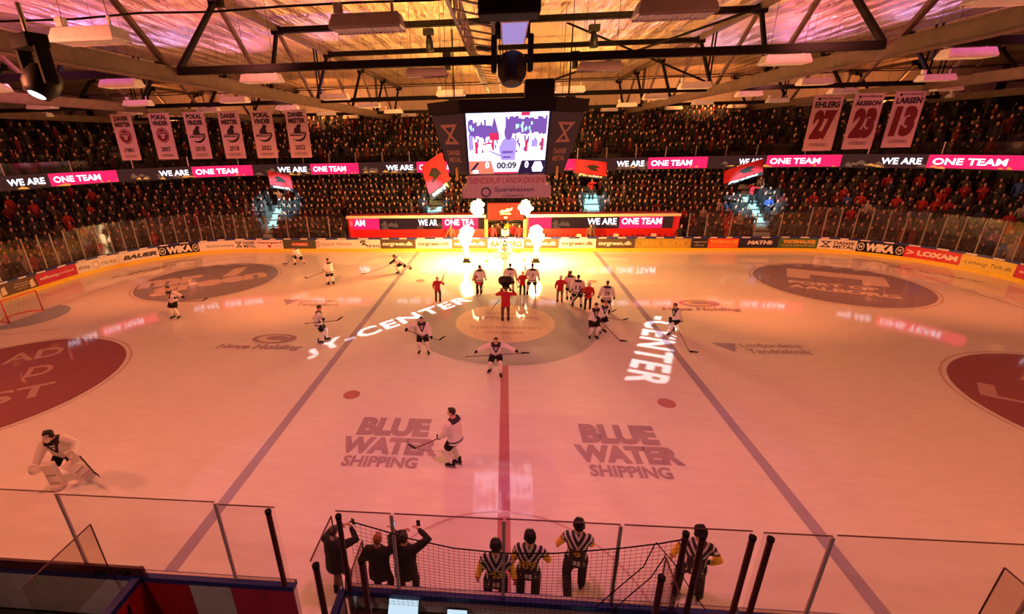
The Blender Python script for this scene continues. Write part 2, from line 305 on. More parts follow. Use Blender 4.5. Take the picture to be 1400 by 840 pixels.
_tc = {}
def text_geo(txt, bold=0., shear=0., spacing=1.0, res=3):
    """flat lettering normalised so that its box is x 0..1, y 0..1; returns verts, faces, aspect (width/height)"""
    key = (txt, bold, shear, spacing)
    if key in _tc: return _tc[key]
    c = bpy.data.curves.new('lettering', 'FONT'); c.body = txt; c.size = 1; c.offset = bold; c.shear = shear; c.space_character = spacing; c.resolution_u = res; c.fill_mode = 'FRONT'; c.dimensions = '2D'
    o = bpy.data.objects.new('lettering', c); COL.objects.link(o)
    me = bpy.data.meshes.new_from_object(o)
    V = [(v.co.x, v.co.y) for v in me.vertices]; Fs = [tuple(p.vertices) for p in me.polygons]
    bpy.data.objects.remove(o); bpy.data.meshes.remove(me); bpy.data.curves.remove(c)
    x0 = min(v[0] for v in V); x1 = max(v[0] for v in V); y0 = min(v[1] for v in V); y1 = max(v[1] for v in V)
    V = [((x-x0)/(x1-x0), (y-y0)/(y1-y0)) for x, y in V]
    _tc[key] = (V, Fs, (x1-x0)/(y1-y0)); return _tc[key]
def text_into(mb, txt, fn, u0, u1, v0, v1, bold=.02, shear=0, m=0, keep=False):
    V, Fs, asp = text_geo(txt, bold, shear)
    mb.add([fn(u0+(u1-u0)*x, v0+(v1-v0)*y) for x, y in V], Fs, m)
def disc_pts(r, n=64, a0=0, a1=2*PI): return [(r*math.cos(a0+(a1-a0)*k/n), r*math.sin(a0+(a1-a0)*k/n)) for k in range(n)]

# rink outline: s runs clockwise from the left end past the far side to the right end, d = distance outside the boards
Q = 8.5*PI/2
def rink(s, d=0, z=0):
    r = 8.5
    if s < -Q: return Vector((-21.5-(s+Q)*-1*0+(-Q-s), -15-d, z))
    if s < 0:
        a = -s/r; return Vector((-21.5-(r+d)*math.cos(a), -6.5-(r+d)*math.sin(a), z))
    if s < 13: return Vector((-30-d, -6.5+s, z))
    if s < 13+Q: a = (s-13)/r; return Vector((-21.5-(r+d)*math.cos(a), 6.5+(r+d)*math.sin(a), z))
    if s < 56+Q: return Vector((-21.5+s-13-Q, 15+d, z))
    if s < 56+2*Q: a = (s-56-Q)/r; return Vector((21.5+(r+d)*math.sin(a), 6.5+(r+d)*math.cos(a), z))
    if s < 69+2*Q: return Vector((30+d, 6.5-(s-56-2*Q), z))
    a = (s-69-2*Q)/r; return Vector((21.5+(r+d)*math.cos(a), -6.5-(r+d)*math.sin(a), z))
def outline(d=0, n=10, s0=-Q, s1=69+3*Q):
    N = int((s1-s0)/(n/10)); return [rink(s0+(s1-s0)*i/N, d) for i in range(N+1)]
def rfn(d): return lambda s, z, w=0: rink(s, d-w, z)
# ================================================================ large structure
def strip(mb, s0, s1, d0, d1, z0, z1, m=0, step=.45):
    """a bar that follows the rink outline"""
    n = max(1, int((s1-s0)/step)); rings = []
    for i in range(n+1):
        s = s0+(s1-s0)*i/n
        rings.append([rink(s, d0, z0), rink(s, d0, z1), rink(s, d1, z1), rink(s, d1, z0)])
    return mb.loft(rings, m)
def poly_obj(name, pts, z0, z1, mt, parent=None, **k):
    mb = MB(); mb.prism([(p[0], p[1]) for p in pts], lambda u, v, w: (u, v, z0+w), z1-z0)
    return mb.build(name, mt, parent, **k)

floor = poly_obj('floor', outline(.05), -.12, 0, 'ice', kind='structure')
floor['label'] = 'glossy white ice sheet of the rink with painted lines and logos'
slab = MB().box((0, 0, -.25), (104, 70, .2)).build('floor_concrete', 'concrete', kind='structure')
def decal(name, mb, mt, z=.003, **k):
    o = mb.build(name, mt, floor, **k); o.location.z = z; return o
def flat(mb, pts): return mb.add([(p[0], p[1], 0) for p in pts], [tuple(range(len(pts)))])
# lines
for x in (-7.13, 7.13): decal('blue_line', flat(MB(), [(x-.15, -15), (x+.15, -15), (x+.15, 15), (x-.15, 15)]), 'ice_blue')
decal('centre_line', flat(MB(), [(-.15, -15), (.15, -15), (.15, 15), (-.15, 15)]), 'ice_red')
for x in (-26, 26): decal('goal_line', flat(MB(), [(x-.03, -13.9), (x+.03, -13.9), (x+.03, 13.9), (x-.03, 13.9)]), 'ice_red')
decal('centre_circle', flat(MB(), disc_pts(4.5, 96)), 'ice_circle', .006)
decal('centre_disc', flat(MB(), [(x, y+.1) for x, y in disc_pts(2.45, 72)]), 'ice_inner', .009)
for x in (-5.5, 5.5):
    for y in (-6.95, 6.95): decal('faceoff_dot', flat(MB(), [(x+a, y+b) for a, b in disc_pts(.3, 32)]), 'ice_red', .006)
mb = MB(); a = disc_pts(3.0, 48, 0, PI); a2 = disc_pts(2.94, 48, 0, PI)
for i in range(47): mb.add([(a[i][0], a[i][1]-15, 0), (a[i+1][0], a[i+1][1]-15, 0), (a2[i+1][0], a2[i+1][1]-15, 0), (a2[i][0], a2[i][1]-15, 0)], [(0, 1, 2, 3)])
decal('referee_crease', mb, 'ice_red_pale', .006)
for sx in (-1, 1):
    decal('goal_crease', flat(MB(), [(sx*(26-x), y) for x, y in disc_pts(1.85, 40, -PI/2, PI/2+PI/40)]), 'ice_crease', .006)
    for sy in (-1, 1):
        c = (sx*19.95, sy*6.93); key = {(-1, 1): 'ice_grey', (1, 1): 'ice_disc', (-1, -1): 'ice_red_disc', (1, -1): 'ice_red_disc'}[(sx, sy)]
        mb = MB()
        ro = disc_pts(4.55, 96); ri = disc_pts(4.47, 96)
        for i in range(96):
            j = (i+1) % 96; mb.add([(c[0]+ro[i][0], c[1]+ro[i][1], 0), (c[0]+ro[j][0], c[1]+ro[j][1], 0), (c[0]+ri[j][0], c[1]+ri[j][1], 0), (c[0]+ri[i][0], c[1]+ri[i][1], 0)], [(0, 1, 2, 3)])
        decal('faceoff_ring', mb, 'ice_red_pale', .006)
        decal('logo_disc', flat(MB(), [(c[0]+x, c[1]+y) for x, y in disc_pts(4.33, 96)]), key, .009)
def ice_text(name, txt, p0, p1, p2, mt, z=.012, bold=.02, shear=0):
    """lettering on the ice: p0 baseline start, p1 baseline end, p2 the point above p0 (world x, y)"""
    p0, p1, p2 = (Vector((p[0], p[1], 0)) for p in (p0, p1, p2)); mb = MB()
    text_into(mb, txt, lambda u, v: p0+(p1-p0)*u+(p2-p0)*v, 0, 1, 0, 1, bold, shear)
    return decal(name, mb, mt, z)
for x0, f in ((-4.85, 1), (2.1, 1)):
    dx = x0+4.85
    ice_text('ice_lettering', 'BLUE', (-4.72+dx+.1, -9.25), (-2.35+dx, -9.25), (-4.72+dx+.1, -8.3), 'ice_text', bold=.06)
    ice_text('ice_lettering', 'WATER', (-4.9+dx, -10.1), (-1.95+dx, -10.1), (-4.9+dx, -9.33), 'ice_text', bold=.06)
    ice_text('ice_lettering', 'SHIPPING', (-4.62+dx, -10.66), (-2.45+dx, -10.66), (-4.62+dx, -10.2), 'ice_text', bold=.035)
def swirl(c, r, mt):
    mb = MB(); o = disc_pts(1, 48); 
    flat(mb, [(c[0]+1.25*r*x, c[1]+.62*r*y) for x, y in o]); decal('ice_emblem', mb, mt, .012)
    mb = MB(); pts = []
    for k in range(25): t = .35+k/24*(2*PI-1.3); pts.append((c[0]+.95*r*math.cos(t), c[1]+.47*r*math.sin(t)))
    for k in range(24, -1, -1): t = .35+k/24*(2*PI-1.3); pts.append((c[0]+.12*r+.62*r*math.cos(t), c[1]+.06*r+.28*r*math.sin(t)))
    for k in range(24): mb.add([(*pts[k], 0), (*pts[k+1], 0), (*pts[48-k], 0), (*pts[49-k], 0)], [(0, 1, 2, 3)])
    decal('ice_emblem_inset', mb, 'ice_text_pale', .015)
for dx, dy in ((0, 0), (21.2, 5.35)):
    ice_text('ice_lettering', 'Høve Holding', (-13.0+dx, -3.55+dy), (-9.0+dx, -3.55+dy), (-13.0+dx, -2.95+dy), 'ice_text', bold=.04, shear=.25)
    swirl((-10.75+dx, -2.3+dy), .85, 'ice_text')
for dx, dy in ((0, 0), (-21.9, 5.1)):
    ice_text('ice_lettering', 'Limfjordens', (10.1+dx, -2.5+dy), (12.55+dx, -2.5+dy), (10.1+dx, -2.0+dy), 'ice_text', bold=.01)
    ice_text('ice_lettering', 'Tandteknik', (10.15+dx, -3.0+dy), (12.65+dx, -3.0+dy), (10.15+dx, -2.55+dy), 'ice_text', bold=.01)
    decal('ice_emblem', flat(MB(), [(9.0+dx, -2.0+dy), (9.97+dx, -2.03+dy), (9.6+dx, -2.92+dy)]), 'ice_blue', .012)
ice_text('ice_lettering', 'Sparekassen', (-1.72, -.9), (1.72, -.9), (-1.72, -.35), 'ice_faint', bold=.02)
ice_text('ice_lettering', 'DANMARK', (-.95, -1.35), (.95, -1.35), (-.95, -1.1), 'ice_faint', bold=.02)
ice_text('ice_lettering', 'Sparekassen', (1.72, .9), (-1.72, .9), (1.72, .35), 'ice_faint', bold=.02)
ice_text('ice_lettering', 'DANMARK', (.95, 1.35), (-.95, 1.35), (.95, 1.1), 'ice_faint', bold=.02)
# discs: wordmarks
ice_text('ice_lettering', 'mr', (-23.5, 4.75), (-20.3, 6.7), (-24.4, 6.3), 'ice_text_pale', bold=.06)
ice_text('ice_lettering', 'green', (-21.5, 3.2), (-16.0, 7.2), (-22.6, 4.95), 'ice_text_pale', bold=.05)
decal('ice_emblem', flat(MB(), [(-19.5, 7.5), (-19.7, 8.6), (-19.9, 9.8), (-19.2, 10.3), (-18.9, 9.2), (-18.7, 8.0)]), 'ice_text_pale', .012)
decal('ice_emblem', flat(MB(), [(18.87, 10.16), (23.41, 8.02), (22.32, 6.1), (21.11, 6.45), (21.77, 7.53), (19.42, 8.61), (18.85, 7.7), (17.76, 8.1)]), 'ice_text_pale', .012)
ice_text('ice_lettering', 'PORT OF', (17.16, 6.86), (21.16, 5.27), (17.5, 7.47), 'ice_text_pale', bold=.05)
ice_text('ice_lettering', 'AALBORG', (16.67, 6.05), (21.3, 3.95), (17.08, 6.7), 'ice_text_pale', bold=.05)
ice_text('ice_lettering', 'AD', (-21.31, -5.41), (-19.55, -4.3), (-22.06, -4.5), 'ice_red_text')
ice_text('ice_lettering', 'D', (-19.14, -6.4), (-18.4, -5.93), (-19.8, -5.55), 'ice_red_text')
ice_text('ice_lettering', 'ST', (-18.5, -8.5), (-16.85, -7.45), (-19.2, -7.6), 'ice_red_text')
ice_text('ice_lettering', 'LS', (16.2, -5.9), (18.6, -7.3), (16.9, -5.0), 'ice_red_text')
for sx in (-1, 1):   # long restraining marks near the ends
    for y0, y1 in ((11.6, 12.1), (-1.6, -1.9)):
        decal('hash_mark', flat(MB(), [(sx*22.5, y0), (sx*26.5, y0-1.4), (sx*26.5, y0-1.36), (sx*22.5, y0+.05)]), 'ice_line', .006)
ice_text('ice_lettering', 'Aalborg', (-27.2, 6.9), (-25.0, 10.8), (-27.75, 7.2), 'ice_line', bold=.02)
ice_text('ice_lettering', 'Aalborg', (25.4, 10.9), (28.0, 6.9), (25.95, 11.2), 'ice_line', bold=.02)

# ---- terraces and stands
LOW = [(1.1+.72*i, .35+.47*i) for i in range(9)]
UP = [(6.5+.8*j, 6.6+.52*j) for j in range(7)]
S0, S1 = 2.0, 92.0
def terrace(name, rows, depth, z_base, s0, s1):
    mb = MB()
    for d, z in rows: strip(mb, s0, s1, d-.2, d+depth-.2, z_base(z), z, 0, 1.2)
    return mb.build(name, 'concrete', kind='structure')
terrace('floor_terrace', LOW[:2], .72, lambda z: z-.6, S0, 34.6); terrace('floor_terrace', LOW[:2], .72, lambda z: z-.6, 61.9, S1)
terrace('floor_terrace', LOW[2:], .72, lambda z: z-.6, S0, S1)
terrace('floor_gallery', UP, .8, lambda z: z-.65, S0, S1)
mb = MB(); strip(mb, S0, S1, 5.64, 6.4, 5.8, 6.6, 0, 1.2); mb.build('floor_gallery_edge', 'wall_dark', kind='structure')
mb = MB(); strip(mb, S0, S1, 8.0, 8.2, -.1, 6.2, 0, 1.2); mb.build('wall_lower_back', 'wall_dark', kind='structure')
# walls and ceiling
MB().box((0, 31.6, 7), (104, .3, 14.6)).build('wall_far', 'wall_dark', kind='structure')
MB().box((-48, 2, 7), (.3, 62, 14.6)).build('wall_left', 'wall_dark', kind='structure')
MB().box((48, 2, 7), (.3, 62, 14.6)).build('wall_right', 'wall_dark', kind='structure')
MB().box((0, -28, 7), (104, .3, 14.6)).build('wall_near', 'wall_dark', kind='structure')
MB().box((0, 31.3, 12.75), (94, .12, 2.7)).build('wall_far_cladding', 'wall_steel', kind='structure')
MB().box((-47.7, 2, 12.75), (.12, 58, 2.7)).build('wall_left_cladding', 'wall_steel', kind='structure')
MB().box((47.7, 2, 12.75), (.12, 58, 2.7)).build('wall_right_cladding', 'wall_steel', kind='structure')
MB().box((0, 2, 14.3), (104, 62, .2)).build('ceiling', 'foil', kind='structure')

# ---- roof trusses
BOT = [-17, -11, -4.5, 1.9, 7.5, 14, 20.5, 27]; TOP = [-20, -14, -7.9, -1.2, 3.7, 10.3, 17.2, 23.8, 30.2]
names = {-33.6: 'far left', -22.4: 'second from left', -11.2: 'left of the video cube', 11.2: 'right of the video cube', 22.4: 'second from right', 33.6: 'far right'}
for x in (-33.6, -22.4, -11.2, 11.2, 22.4, 33.6):
    t = empty('roof_truss', (x, 0, 10.57), label='brown roof truss with deep lower chord and zigzag struts, '+names[x], cat='truss', group='roof trusses')
    MB().box((0, 5, .2), (.28, 53, .40)).box((0, 5, .415), (.36, 53, .03)).box((0, 5, -.015), (.36, 53, .03)).build('lower_chord', 'wood', t)
    MB().box((0, 5, 3.25), (.24, 53, .26)).build('upper_chord', 'wood', t)
    for i, b in enumerate(BOT):
        for tp in (TOP[i], TOP[i+1]):
            MB().beam((0, b+(.25 if tp > b else -.25), .4), (0, tp, 3.2), .15, .15).build('strut', 'wood' if tp < b else 'dark_steel', t)
        for dy in (-.2, .2):
            if i in (4, 6): MB().beam((.0, b+.8+dy, .4), (.0, b+.8+dy, 3.2), .07, .07).build('tie_rod', 'dark_steel', t)
    for tp in TOP: MB().box((0, tp, 3.15), (.5, .3, .34)).build('gusset', 'dark_steel', t)
bl = [(-4.5, 10.9, .20, .20, 'low dark cross beam in front of the video cube'), (8.0, 10.9, .20, .20, 'low dark cross beam behind the video cube'), (20.5, 10.9, .2, .2, 'low dark cross beam over the far stand'),
      (3.7, 13.72, .24, .22, 'high dark purlin just beyond the video cube'), (10.3, 13.72, .24, .22, 'high dark purlin behind the video cube, the farther one')]
for y, z, ww, hh, lab in bl:
    lg = 68 if z < 12 else 22.4
    mb = MB(); mb.box((0, y, z+hh/2), (lg, ww, .03)); mb.box((0, y, z-hh/2), (lg, ww, .03)); mb.box((0, y, z), (lg, ww*.7, hh*.9))
    mb.build('roof_beam', 'dark_steel', label=lab, cat='beam')
for a, b, lab in [((3.1, 7.0, 14.2), (10.9, 7.55, 11.2), 'dark brace falling to the right behind the video cube'), ((10.6, 2.4, 13.5), tuple(at(760, 108, Y=7.5)), 'dark brace falling to the left behind the video cube')]:
    MB().tube([a, b], .055, 8).build('cross_brace', 'dark_steel', label=lab, cat='brace')
for (xa, ya, za), (xb, yb, zb), lab in [((-34, -9.2, 11.35), (34, -9.0, 11.6), 'thin power cable strung across the front of the roof'), ((-34, 5.3, 11.25), (34, 5.3, 11.3), 'thin power cable strung over the middle of the ice')]:
    mb = MB(); P = [(xa+(xb-xa)*i/40, ya+(yb-ya)*i/40, za+(zb-za)*i/40-.06*math.sin(i*PI/2.5)**2) for i in range(41)]
    mb.tube(P, .025, 5).build('power_cable', 'dark_steel', label=lab, cat='cable')

# ---- dasher boards
ADS = [
 (8.78, 11.0, 'brown_board', [('Dansk', .42, .78, .62, .74, 'cream', 0, 0), ('Skimmelrens', .36, .8, .42, .56, 'cream', 0, 0), ('tlf 98 10 20', .42, .7, .22, .32, 'cream', 0, 0)], 'brown corner board with small pale lettering and pale plaques'),
 (11.0, 13.84, 'pink_red', [('aalborg', .08, .5, .36, .66, 'white', .03, 0), ('portland', .51, .92, .36, .66, 'white', 0, 0)], 'raspberry red corner board with small white wordmark'),
 (13.84, 16.7, 'board_white', [('shop', .04, .32, .18, .66, 'ink', .01, 0), ('ro-to', .6, .94, .25, .62, 'ink', 0, 0)], 'white corner board with dark ringed emblem in its middle'),
 (16.7, 19.42, 'board_white', [('BAUER', .1, .95, .22, .66, 'ink', .06, .3)], 'white corner board with bold slanted black wordmark'),
 (19.42, 22.26, 'black', [('WIKA', .2, .82, .12, .88, 'white', .07, .1)], 'black corner board with white wordmark at the left of the ice'),
 (22.26, 24.98, 'board_white', [('ŠKODA Aalborg', .2, .98, .25, .62, 'ink', .01, 0)], 'white board with dark one line lettering next to the black left corner board'),
 (24.98, 26.86, 'board_white', [('DANSK', .42, .97, .52, .84, 'ink', .03, 0), ('METAL', .42, .97, .14, .46, 'ink', .03, 0)], 'white board with an hourglass emblem on the left half of the far side'),
 (26.86, 29.24, 'board_white', [('Vestergaard', .04, .94, .5, .82, 'ink_red', .03, 0), ('entreprise', .64, .94, .2, .36, 'ink_red', 0, 0)], 'white board with red lettering and small red shield'),
 (29.24, 32.1, 'green_dark', [('OK TRÆNING', .28, .74, .36, .62, 'red', .03, 0)], 'dark green board with a small red sign in its middle'),
 (32.1, 35.56, 'board_white', [('Claus B. Winther', .12, .9, .36, .68, 'ink_red', 0, 0)], 'white board with thin red lettering and a red ring'),
 (35.56, 37.6, 'board_white', [('HP BYG', .45, .98, .12, .40, 'ink', .03, 0)], 'white board with dark dot emblem over small lettering'),
 (37.6, 40.54, 'mr_dark', [('mrgreen.dk', .07, .93, .2, .74, 'white', .04, 0)], 'dark board with white web address, leftmost of the dark web address boards'),
 (40.54, 43.54, 'board_white', [('mrgreen.dk', .07, .93, .2, .74, 'mr_dark', .04, 0)], 'white board with dark web address left of the gate'),
 (43.54, 46.46, 'mr_dark', [('mrgreen.dk', .07, .93, .2, .74, 'white', .04, 0)], 'dark board with white web address behind the left flame'),
 (46.46, 49.34, 'board_white', [('AALBORG', .05, .95, .14, .80, 'mr_dark', .05, 0)], 'white gate board with dark capital letters below the red arch'),
 (49.34, 52.12, 'mr_dark', [('mrgreen.dk', .07, .93, .2, .74, 'white', .04, 0)], 'dark board with white web address behind the right flame'),
 (52.12, 55.02, 'board_white', [('mrgreen.dk', .07, .93, .2, .74, 'mr_dark', .04, 0)], 'white board with dark web address right of the gate'),
 (55.02, 58.02, 'mr_dark', [('mrgreen.dk', .07, .93, .2, .74, 'white', .04, 0)], 'dark board with white web address, rightmost of the dark web address boards'),
 (58.02, 62.28, 'olive_yellow', [('ESSER SKILTE', .12, .88, .26, .70, 'gold', .03, 0)], 'long olive yellow board with outlined pill shaped wordmark'),
 (62.28, 63.52, 'navy', [('vognmand', .1, .9, .5, .74, 'cream', 0, 0), ('aalborg', .2, .8, .2, .38, 'cream', 0, 0)], 'short dark board with thin pale script'),
 (63.52, 65.8, 'orange_red', [('THORHAUGE', .06, .97, .46, .84, 'gold', .05, 0), ('ENTREPRENØR', .06, .97, .14, .34, 'gold', 0, 0)], 'orange red board with yellow capital letters'),
 (65.8, 68.68, 'navy', [('MATHI:', .22, .86, .36, .76, 'white', .06, .15)], 'dark board with bold white capital letters right of the orange red board'),
 (68.68, 71.4, 'green', [('THORHAUGE', .12, .94, .46, .84, 'gold', .05, 0), ('UDLEJNING', .12, .94, .14, .34, 'gold', 0, 0)], 'green board with yellow capital letters'),
 (71.4, 73.72, 'board_white', [('DANSK', .42, .97, .52, .84, 'ink', .03, 0), ('METAL', .42, .97, .14, .46, 'ink', .03, 0)], 'white board with an hourglass emblem in the right hand corner of the ice'),
 (73.72, 76.28, 'black', [('WIKA', .2, .80, .12, .88, 'white', .07, .1)], 'black corner board with white wordmark at the right of the ice'),
 (76.28, 79.1, 'loxam_red', [('>', .05, .18, .26, .72, 'white', .02, 0), ('LOXAM', .24, .95, .26, .72, 'white', .06, 0)], 'red corner board with white arrowhead and capitals'),
 (79.1, 81.78, 'yellow', [('Lemvig-Telt.dk', .08, .95, .2, .62, 'ink', -.005, .25)], 'yellow corner board with thin dark slanted script'),
 (81.78, 84.6, 'pink_red', [('aalborg', .08, .5, .36, .66, 'white', .03, 0), ('portland', .51, .92, .36, .66, 'white', 0, 0)], 'raspberry red board at the right edge of the photo'),
]
AZ0, AZ1 = .27, 1.03
def hourglass(mb, fn, u, v, w, h, m=0):
    t = .14
    for y0, y1 in ((v, v+h*t), (v+h*(1-t), v+h)): mb.add([fn(u, y0), fn(u+w, y0), fn(u+w, y1), fn(u, y1)], [(0, 1, 2, 3)], m)
    for a, b in (((u, v), (u+w, v+h)), ((u+w, v), (u, v+h))):
        e = w*.2; mb.add([fn(a[0]-e*.5, a[1]), fn(a[0]+e*.5, a[1]), fn(b[0]+e*.5, b[1]), fn(b[0]-e*.5, b[1])], [(0, 1, 2, 3)], m)
def ring(mb, fn, u, v, ru, rv, t=.75, m=0, n=28):
    for k in range(n):
        a, b = 2*PI*k/n, 2*PI*(k+1)/n
        mb.add([fn(u+ru*math.cos(a), v+rv*math.sin(a)), fn(u+ru*math.cos(b), v+rv*math.sin(b)), fn(u+ru*t*math.cos(b), v+rv*t*math.sin(b)), fn(u+ru*t*math.cos(a), v+rv*t*math.sin(a))], [(0, 1, 2, 3)], m)
def dasher(s0, s1, pm, texts, label, idx):
    t = empty('dasher_board', rink((s0+s1)/2, .05, 0), label=label, cat='rink board', group='advertising boards round the rink'); inv = -Vector(t.location)
    def part(nm, mb, mt):
        mb.v = [tuple(Vector(v)+inv) for v in mb.v]; return mb.build(nm, mt, t)
    part('advert_panel', strip(MB(), s0+.01, s1-.01, 0, .08, AZ0, AZ1), pm)
    part('kick_strip', strip(MB(), s0, s1, -.012, .09, 0.001, AZ0), 'kick_yellow')
    r = part('top_rail', strip(MB(), s0, s1, -.015, .14, AZ1, 1.17), 'rail_blue')
    mb = MB(); n = max(1, round((s1-s0)/1.45))
    for i in range(n): a = s0+(s1-s0)*(i+.1)/n; strip(mb, a, a+(s1-s0)*.42/n, -.02, -.014, 1.055, 1.145)
    mb.v = [tuple(Vector(v)+inv) for v in mb.v]; p = mb.build('rail_label', 'board_white', r)
    by = {}
    fn = lambda u, v: rink(s0+(s1-s0)*u, -.006, AZ0+(AZ1-AZ0)*v)
    for tx, u0, u1, v0, v1, mt, bold, sh in texts: text_into(by.setdefault(mt, MB()), tx, fn, u0, u1, v0, v1, bold, sh)
    if 'hourglass' in label: hourglass(by.setdefault('ink', MB()), fn, .08, .18, .26, .64)
    if idx == 2: ring(by['ink'], fn, .46, .44, .085, .34, .88)
    if idx in (4, 24):
        ring(by['white'], fn, .09, .5, .08, .38, .8); ring(by['white'], fn, .91, .5, .08, .38, .8)
        text_into(by['white'], 'W', fn, .045, .135, .34, .66, .03); text_into(by['white'], 'W', fn, .865, .955, .34, .66, .03)
    if idx == 0:
        mb = by['cream']
        for u in (.08, .86): mb.add([fn(u-.07, .1), fn(u+.08, .15), fn(u+.05, .8), fn(u-.05, .65)], [(0, 1, 2, 3)])
    if idx == 9: ring(by['ink_red'], fn, .06, .5, .04, .3, .7)
    if idx == 7: by['ink_red'].add([fn(.42, .4), fn(.56, .4), fn(.54, .2), fn(.49, .1), fn(.44, .2)], [(0, 1, 2, 3, 4)])
    if idx == 8:
        mb = MB(); mb.add([fn(.25, .3), fn(.77, .3), fn(.77, .7), fn(.25, .7)], [(0, 1, 2, 3)]); by['deep_red'] = mb; by['cream'] = by.pop('red')
    if idx == 10:
        for k, (u, v) in enumerate([(.22, .8), (.3, .86), (.36, .78), (.3, .62), (.36, .5), (.28, .44), (.2, .68), (.42, .36)]):
            by['ink'].add([fn(u+.045*math.cos(q*PI/5), v+.09*math.sin(q*PI/5)) for q in range(10)], [tuple(range(10))])
    if idx == 18:
        mb = by['gold']; pts = []
        for k in range(33):
            a = PI/2+PI*k/16 if k <= 16 else PI*1.5+PI*(k-17)/15; cu = .1 if k <= 16 else .9
            pts.append((cu+.065*math.cos(a), .48+.36*math.sin(a)))
        for k in range(33):
            p, q = pts[k], pts[(k+1) % 33]; sc = lambda c: (.5+(c[0]-.5)*.985, .48+(c[1]-.48)*.84)
            mb.add([fn(*p), fn(*q), fn(*sc(q)), fn(*sc(p))], [(0, 1, 2, 3)])
    for mt, mb in by.items():
        if mt == 'deep_red': mb.v = [tuple(Vector(v)+inv+Vector((0, .002, 0))) for v in mb.v]; mb.build('sign_patch', mt, t)
        elif mb.v: mb.v = [tuple(Vector(v)+inv) for v in mb.v]; mb.build('lettering', mt, t)
for i, (a, b, pm, tx, lb) in enumerate(ADS): dasher(a, b, pm, tx, lb, i)
dasher(-12, 8.78, 'board_white', [], 'long plain board round the near left end of the ice', 90)
dasher(84.6, 108, 'board_white', [], 'long plain board round the near right end of the ice', 91)

# ---- far glass with posts
GL = [5.3, 7.2, 9.1, 11, 12.0, 12.86, 13.76, 14.68, 15.68, 16.6, 17.4, 18.22, 19.1, 20.0, 20.86, 21.74, 22.6, 23.5, 24.4, 25.3, 26.2, 28.0, 29.8, 31.6, 33.4, 34.9]
GRT = [61.9, 63.2, 65.0, 66.8, 68.6, 70.58, 71.52, 72.4, 73.32, 74.14, 75.04, 75.94, 76.94, 77.78, 78.7, 79.6, 80.5, 81.4, 82.3, 84.0, 86.0]
def far_glass(lst, side):
    n = len(lst)-1
    for i in range(n):
        a, b = lst[i], lst[i+1]; top = 3.35 if (a < 22 or a > 70) else (3.15 if (a < 26 or a > 69) else 2.95)
        o = rink((a+b)/2, .08, 1.17); mb = strip(MB(), a+.02, b-.02, .07, .085, 1.17, top)
        mb.v = [tuple(Vector(v)-o) for v in mb.v]
        lab = 'clear glass pane with steel post, %s from the %s end of the far boards' % (nth(i+1 if side == 'left' else n-i), side)
        g = mb.build('glass_pane', 'far_glass', label=lab, cat='glass pane', group='glass panes on the far boards'); g.location = o
        p = rink(a, .08, 0)-o; mb = MB(); mb.box((p.x, p.y, (top-1.17)/2), (.06, .06, top-1.17)); mb.build('post', 'steel', g)
far_glass(GL, 'left'); far_glass(GRT, 'right')

# ---- gallery front: LED ribbon and glass rail
rb = empty('ribbon_display', rink(47, 5.6, 6.3), label='long ribbon of LED panels along the gallery front reading WE ARE ONE TEAM', cat='LED display'); ri = -Vector(rb.location)
def rpart(nm, mb, mt, par=rb): mb.v = [tuple(Vector(v)+ri) for v in mb.v]; return mb.build(nm, mt, par)
rpart('display_housing', strip(MB(), 8, 86, 5.6, 5.66, 5.85, 6.84, 0, .2), 'led_dark')
RZ0, RZ1 = 5.9, 6.8
SEG = [(12.0, 13.5, 14.76, 16.3, 18.95, 'a'), (19.6, 20.74, 20.74, 22.26, 25.32, 'a'), (25.5, 27.0, 27.02, 30.16, 34.6, 'a'), (35, 37, 37.16, 39.94, 44.2, 'a'), (44.6, 46.4, 46.4, 49.2, 54.06, 'a'), (54.3, 57, 57.34, 59.96, 64.82, 'a'), (65, 67.3, 67.36, 69.48, 72.66, 'a'), (72.8, 74.1, 74.14, 75.7, 78.9, 'a'), (79.2, 80.6, 80.7, 82.4, 85.5, 'a')]
def slab_text(mb, txt, fn, u0, u1, v0, v1):
    text_into(mb, txt, fn, u0, u1, v0, v1, .025)
def blob_row(mb, fn, u0, u1, v0, v1, n, seed):
    r = random.Random(seed)
    for k in range(n):
        u = u0+(u1-u0)*r.random(); v = v0+(v1-v0)*(.1+.35*r.random()); a = (u1-u0)*(.03+.05*r.random()); b = (v1-v0)*(.12+.22*r.random()); sk = (r.random()-.5)*a
        mb.add([fn(u-a, v-b*.3), fn(u+a, v-b*.6), fn(u+a*.7+sk, v+b*.3), fn(u+sk, v+b), fn(u-a*.5+sk, v+b*.4)], [(0, 1, 2, 3, 4)])
fr = lambda d: (lambda s, z: rink(s, d, z))
for k, (b0, b1, w0, p0, p1, _) in enumerate(SEG):
    rpart('pink_field', strip(MB(), p0, p1, 5.585, 5.6, RZ0, RZ1, 0, .2), 'led_pink')
    mb = MB(); blob_row(mb, fr(5.588), b0, p0, RZ0, RZ1, 9, k); rpart('picture_field', mb, 'led_brown')
    mb = MB(); blob_row(mb, fr(5.580), b0, p0+.6, RZ0-.05, RZ0+.4, 5, 40+k); blob_row(mb, fr(5.574), p0+(p1-p0)*.65, p1, RZ0-.02, RZ0+.35, 3, 80+k); rpart('spark_field', mb, 'led_orange')
    mb = MB(); pw = (p1-p0)
    slab_text(mb, 'WE ARE', fr(5.565), w0, p0-.12*(p0-w0), RZ0+.22, RZ1-.22); rpart('display_lettering', mb, 'led_white'); mb = MB(); slab_text(mb, 'ONE TEAM', fr(5.565), p0+.05*pw, p0+.74*pw, RZ0+.22, RZ1-.22); rpart('display_lettering', mb, 'led_white')
n = 0
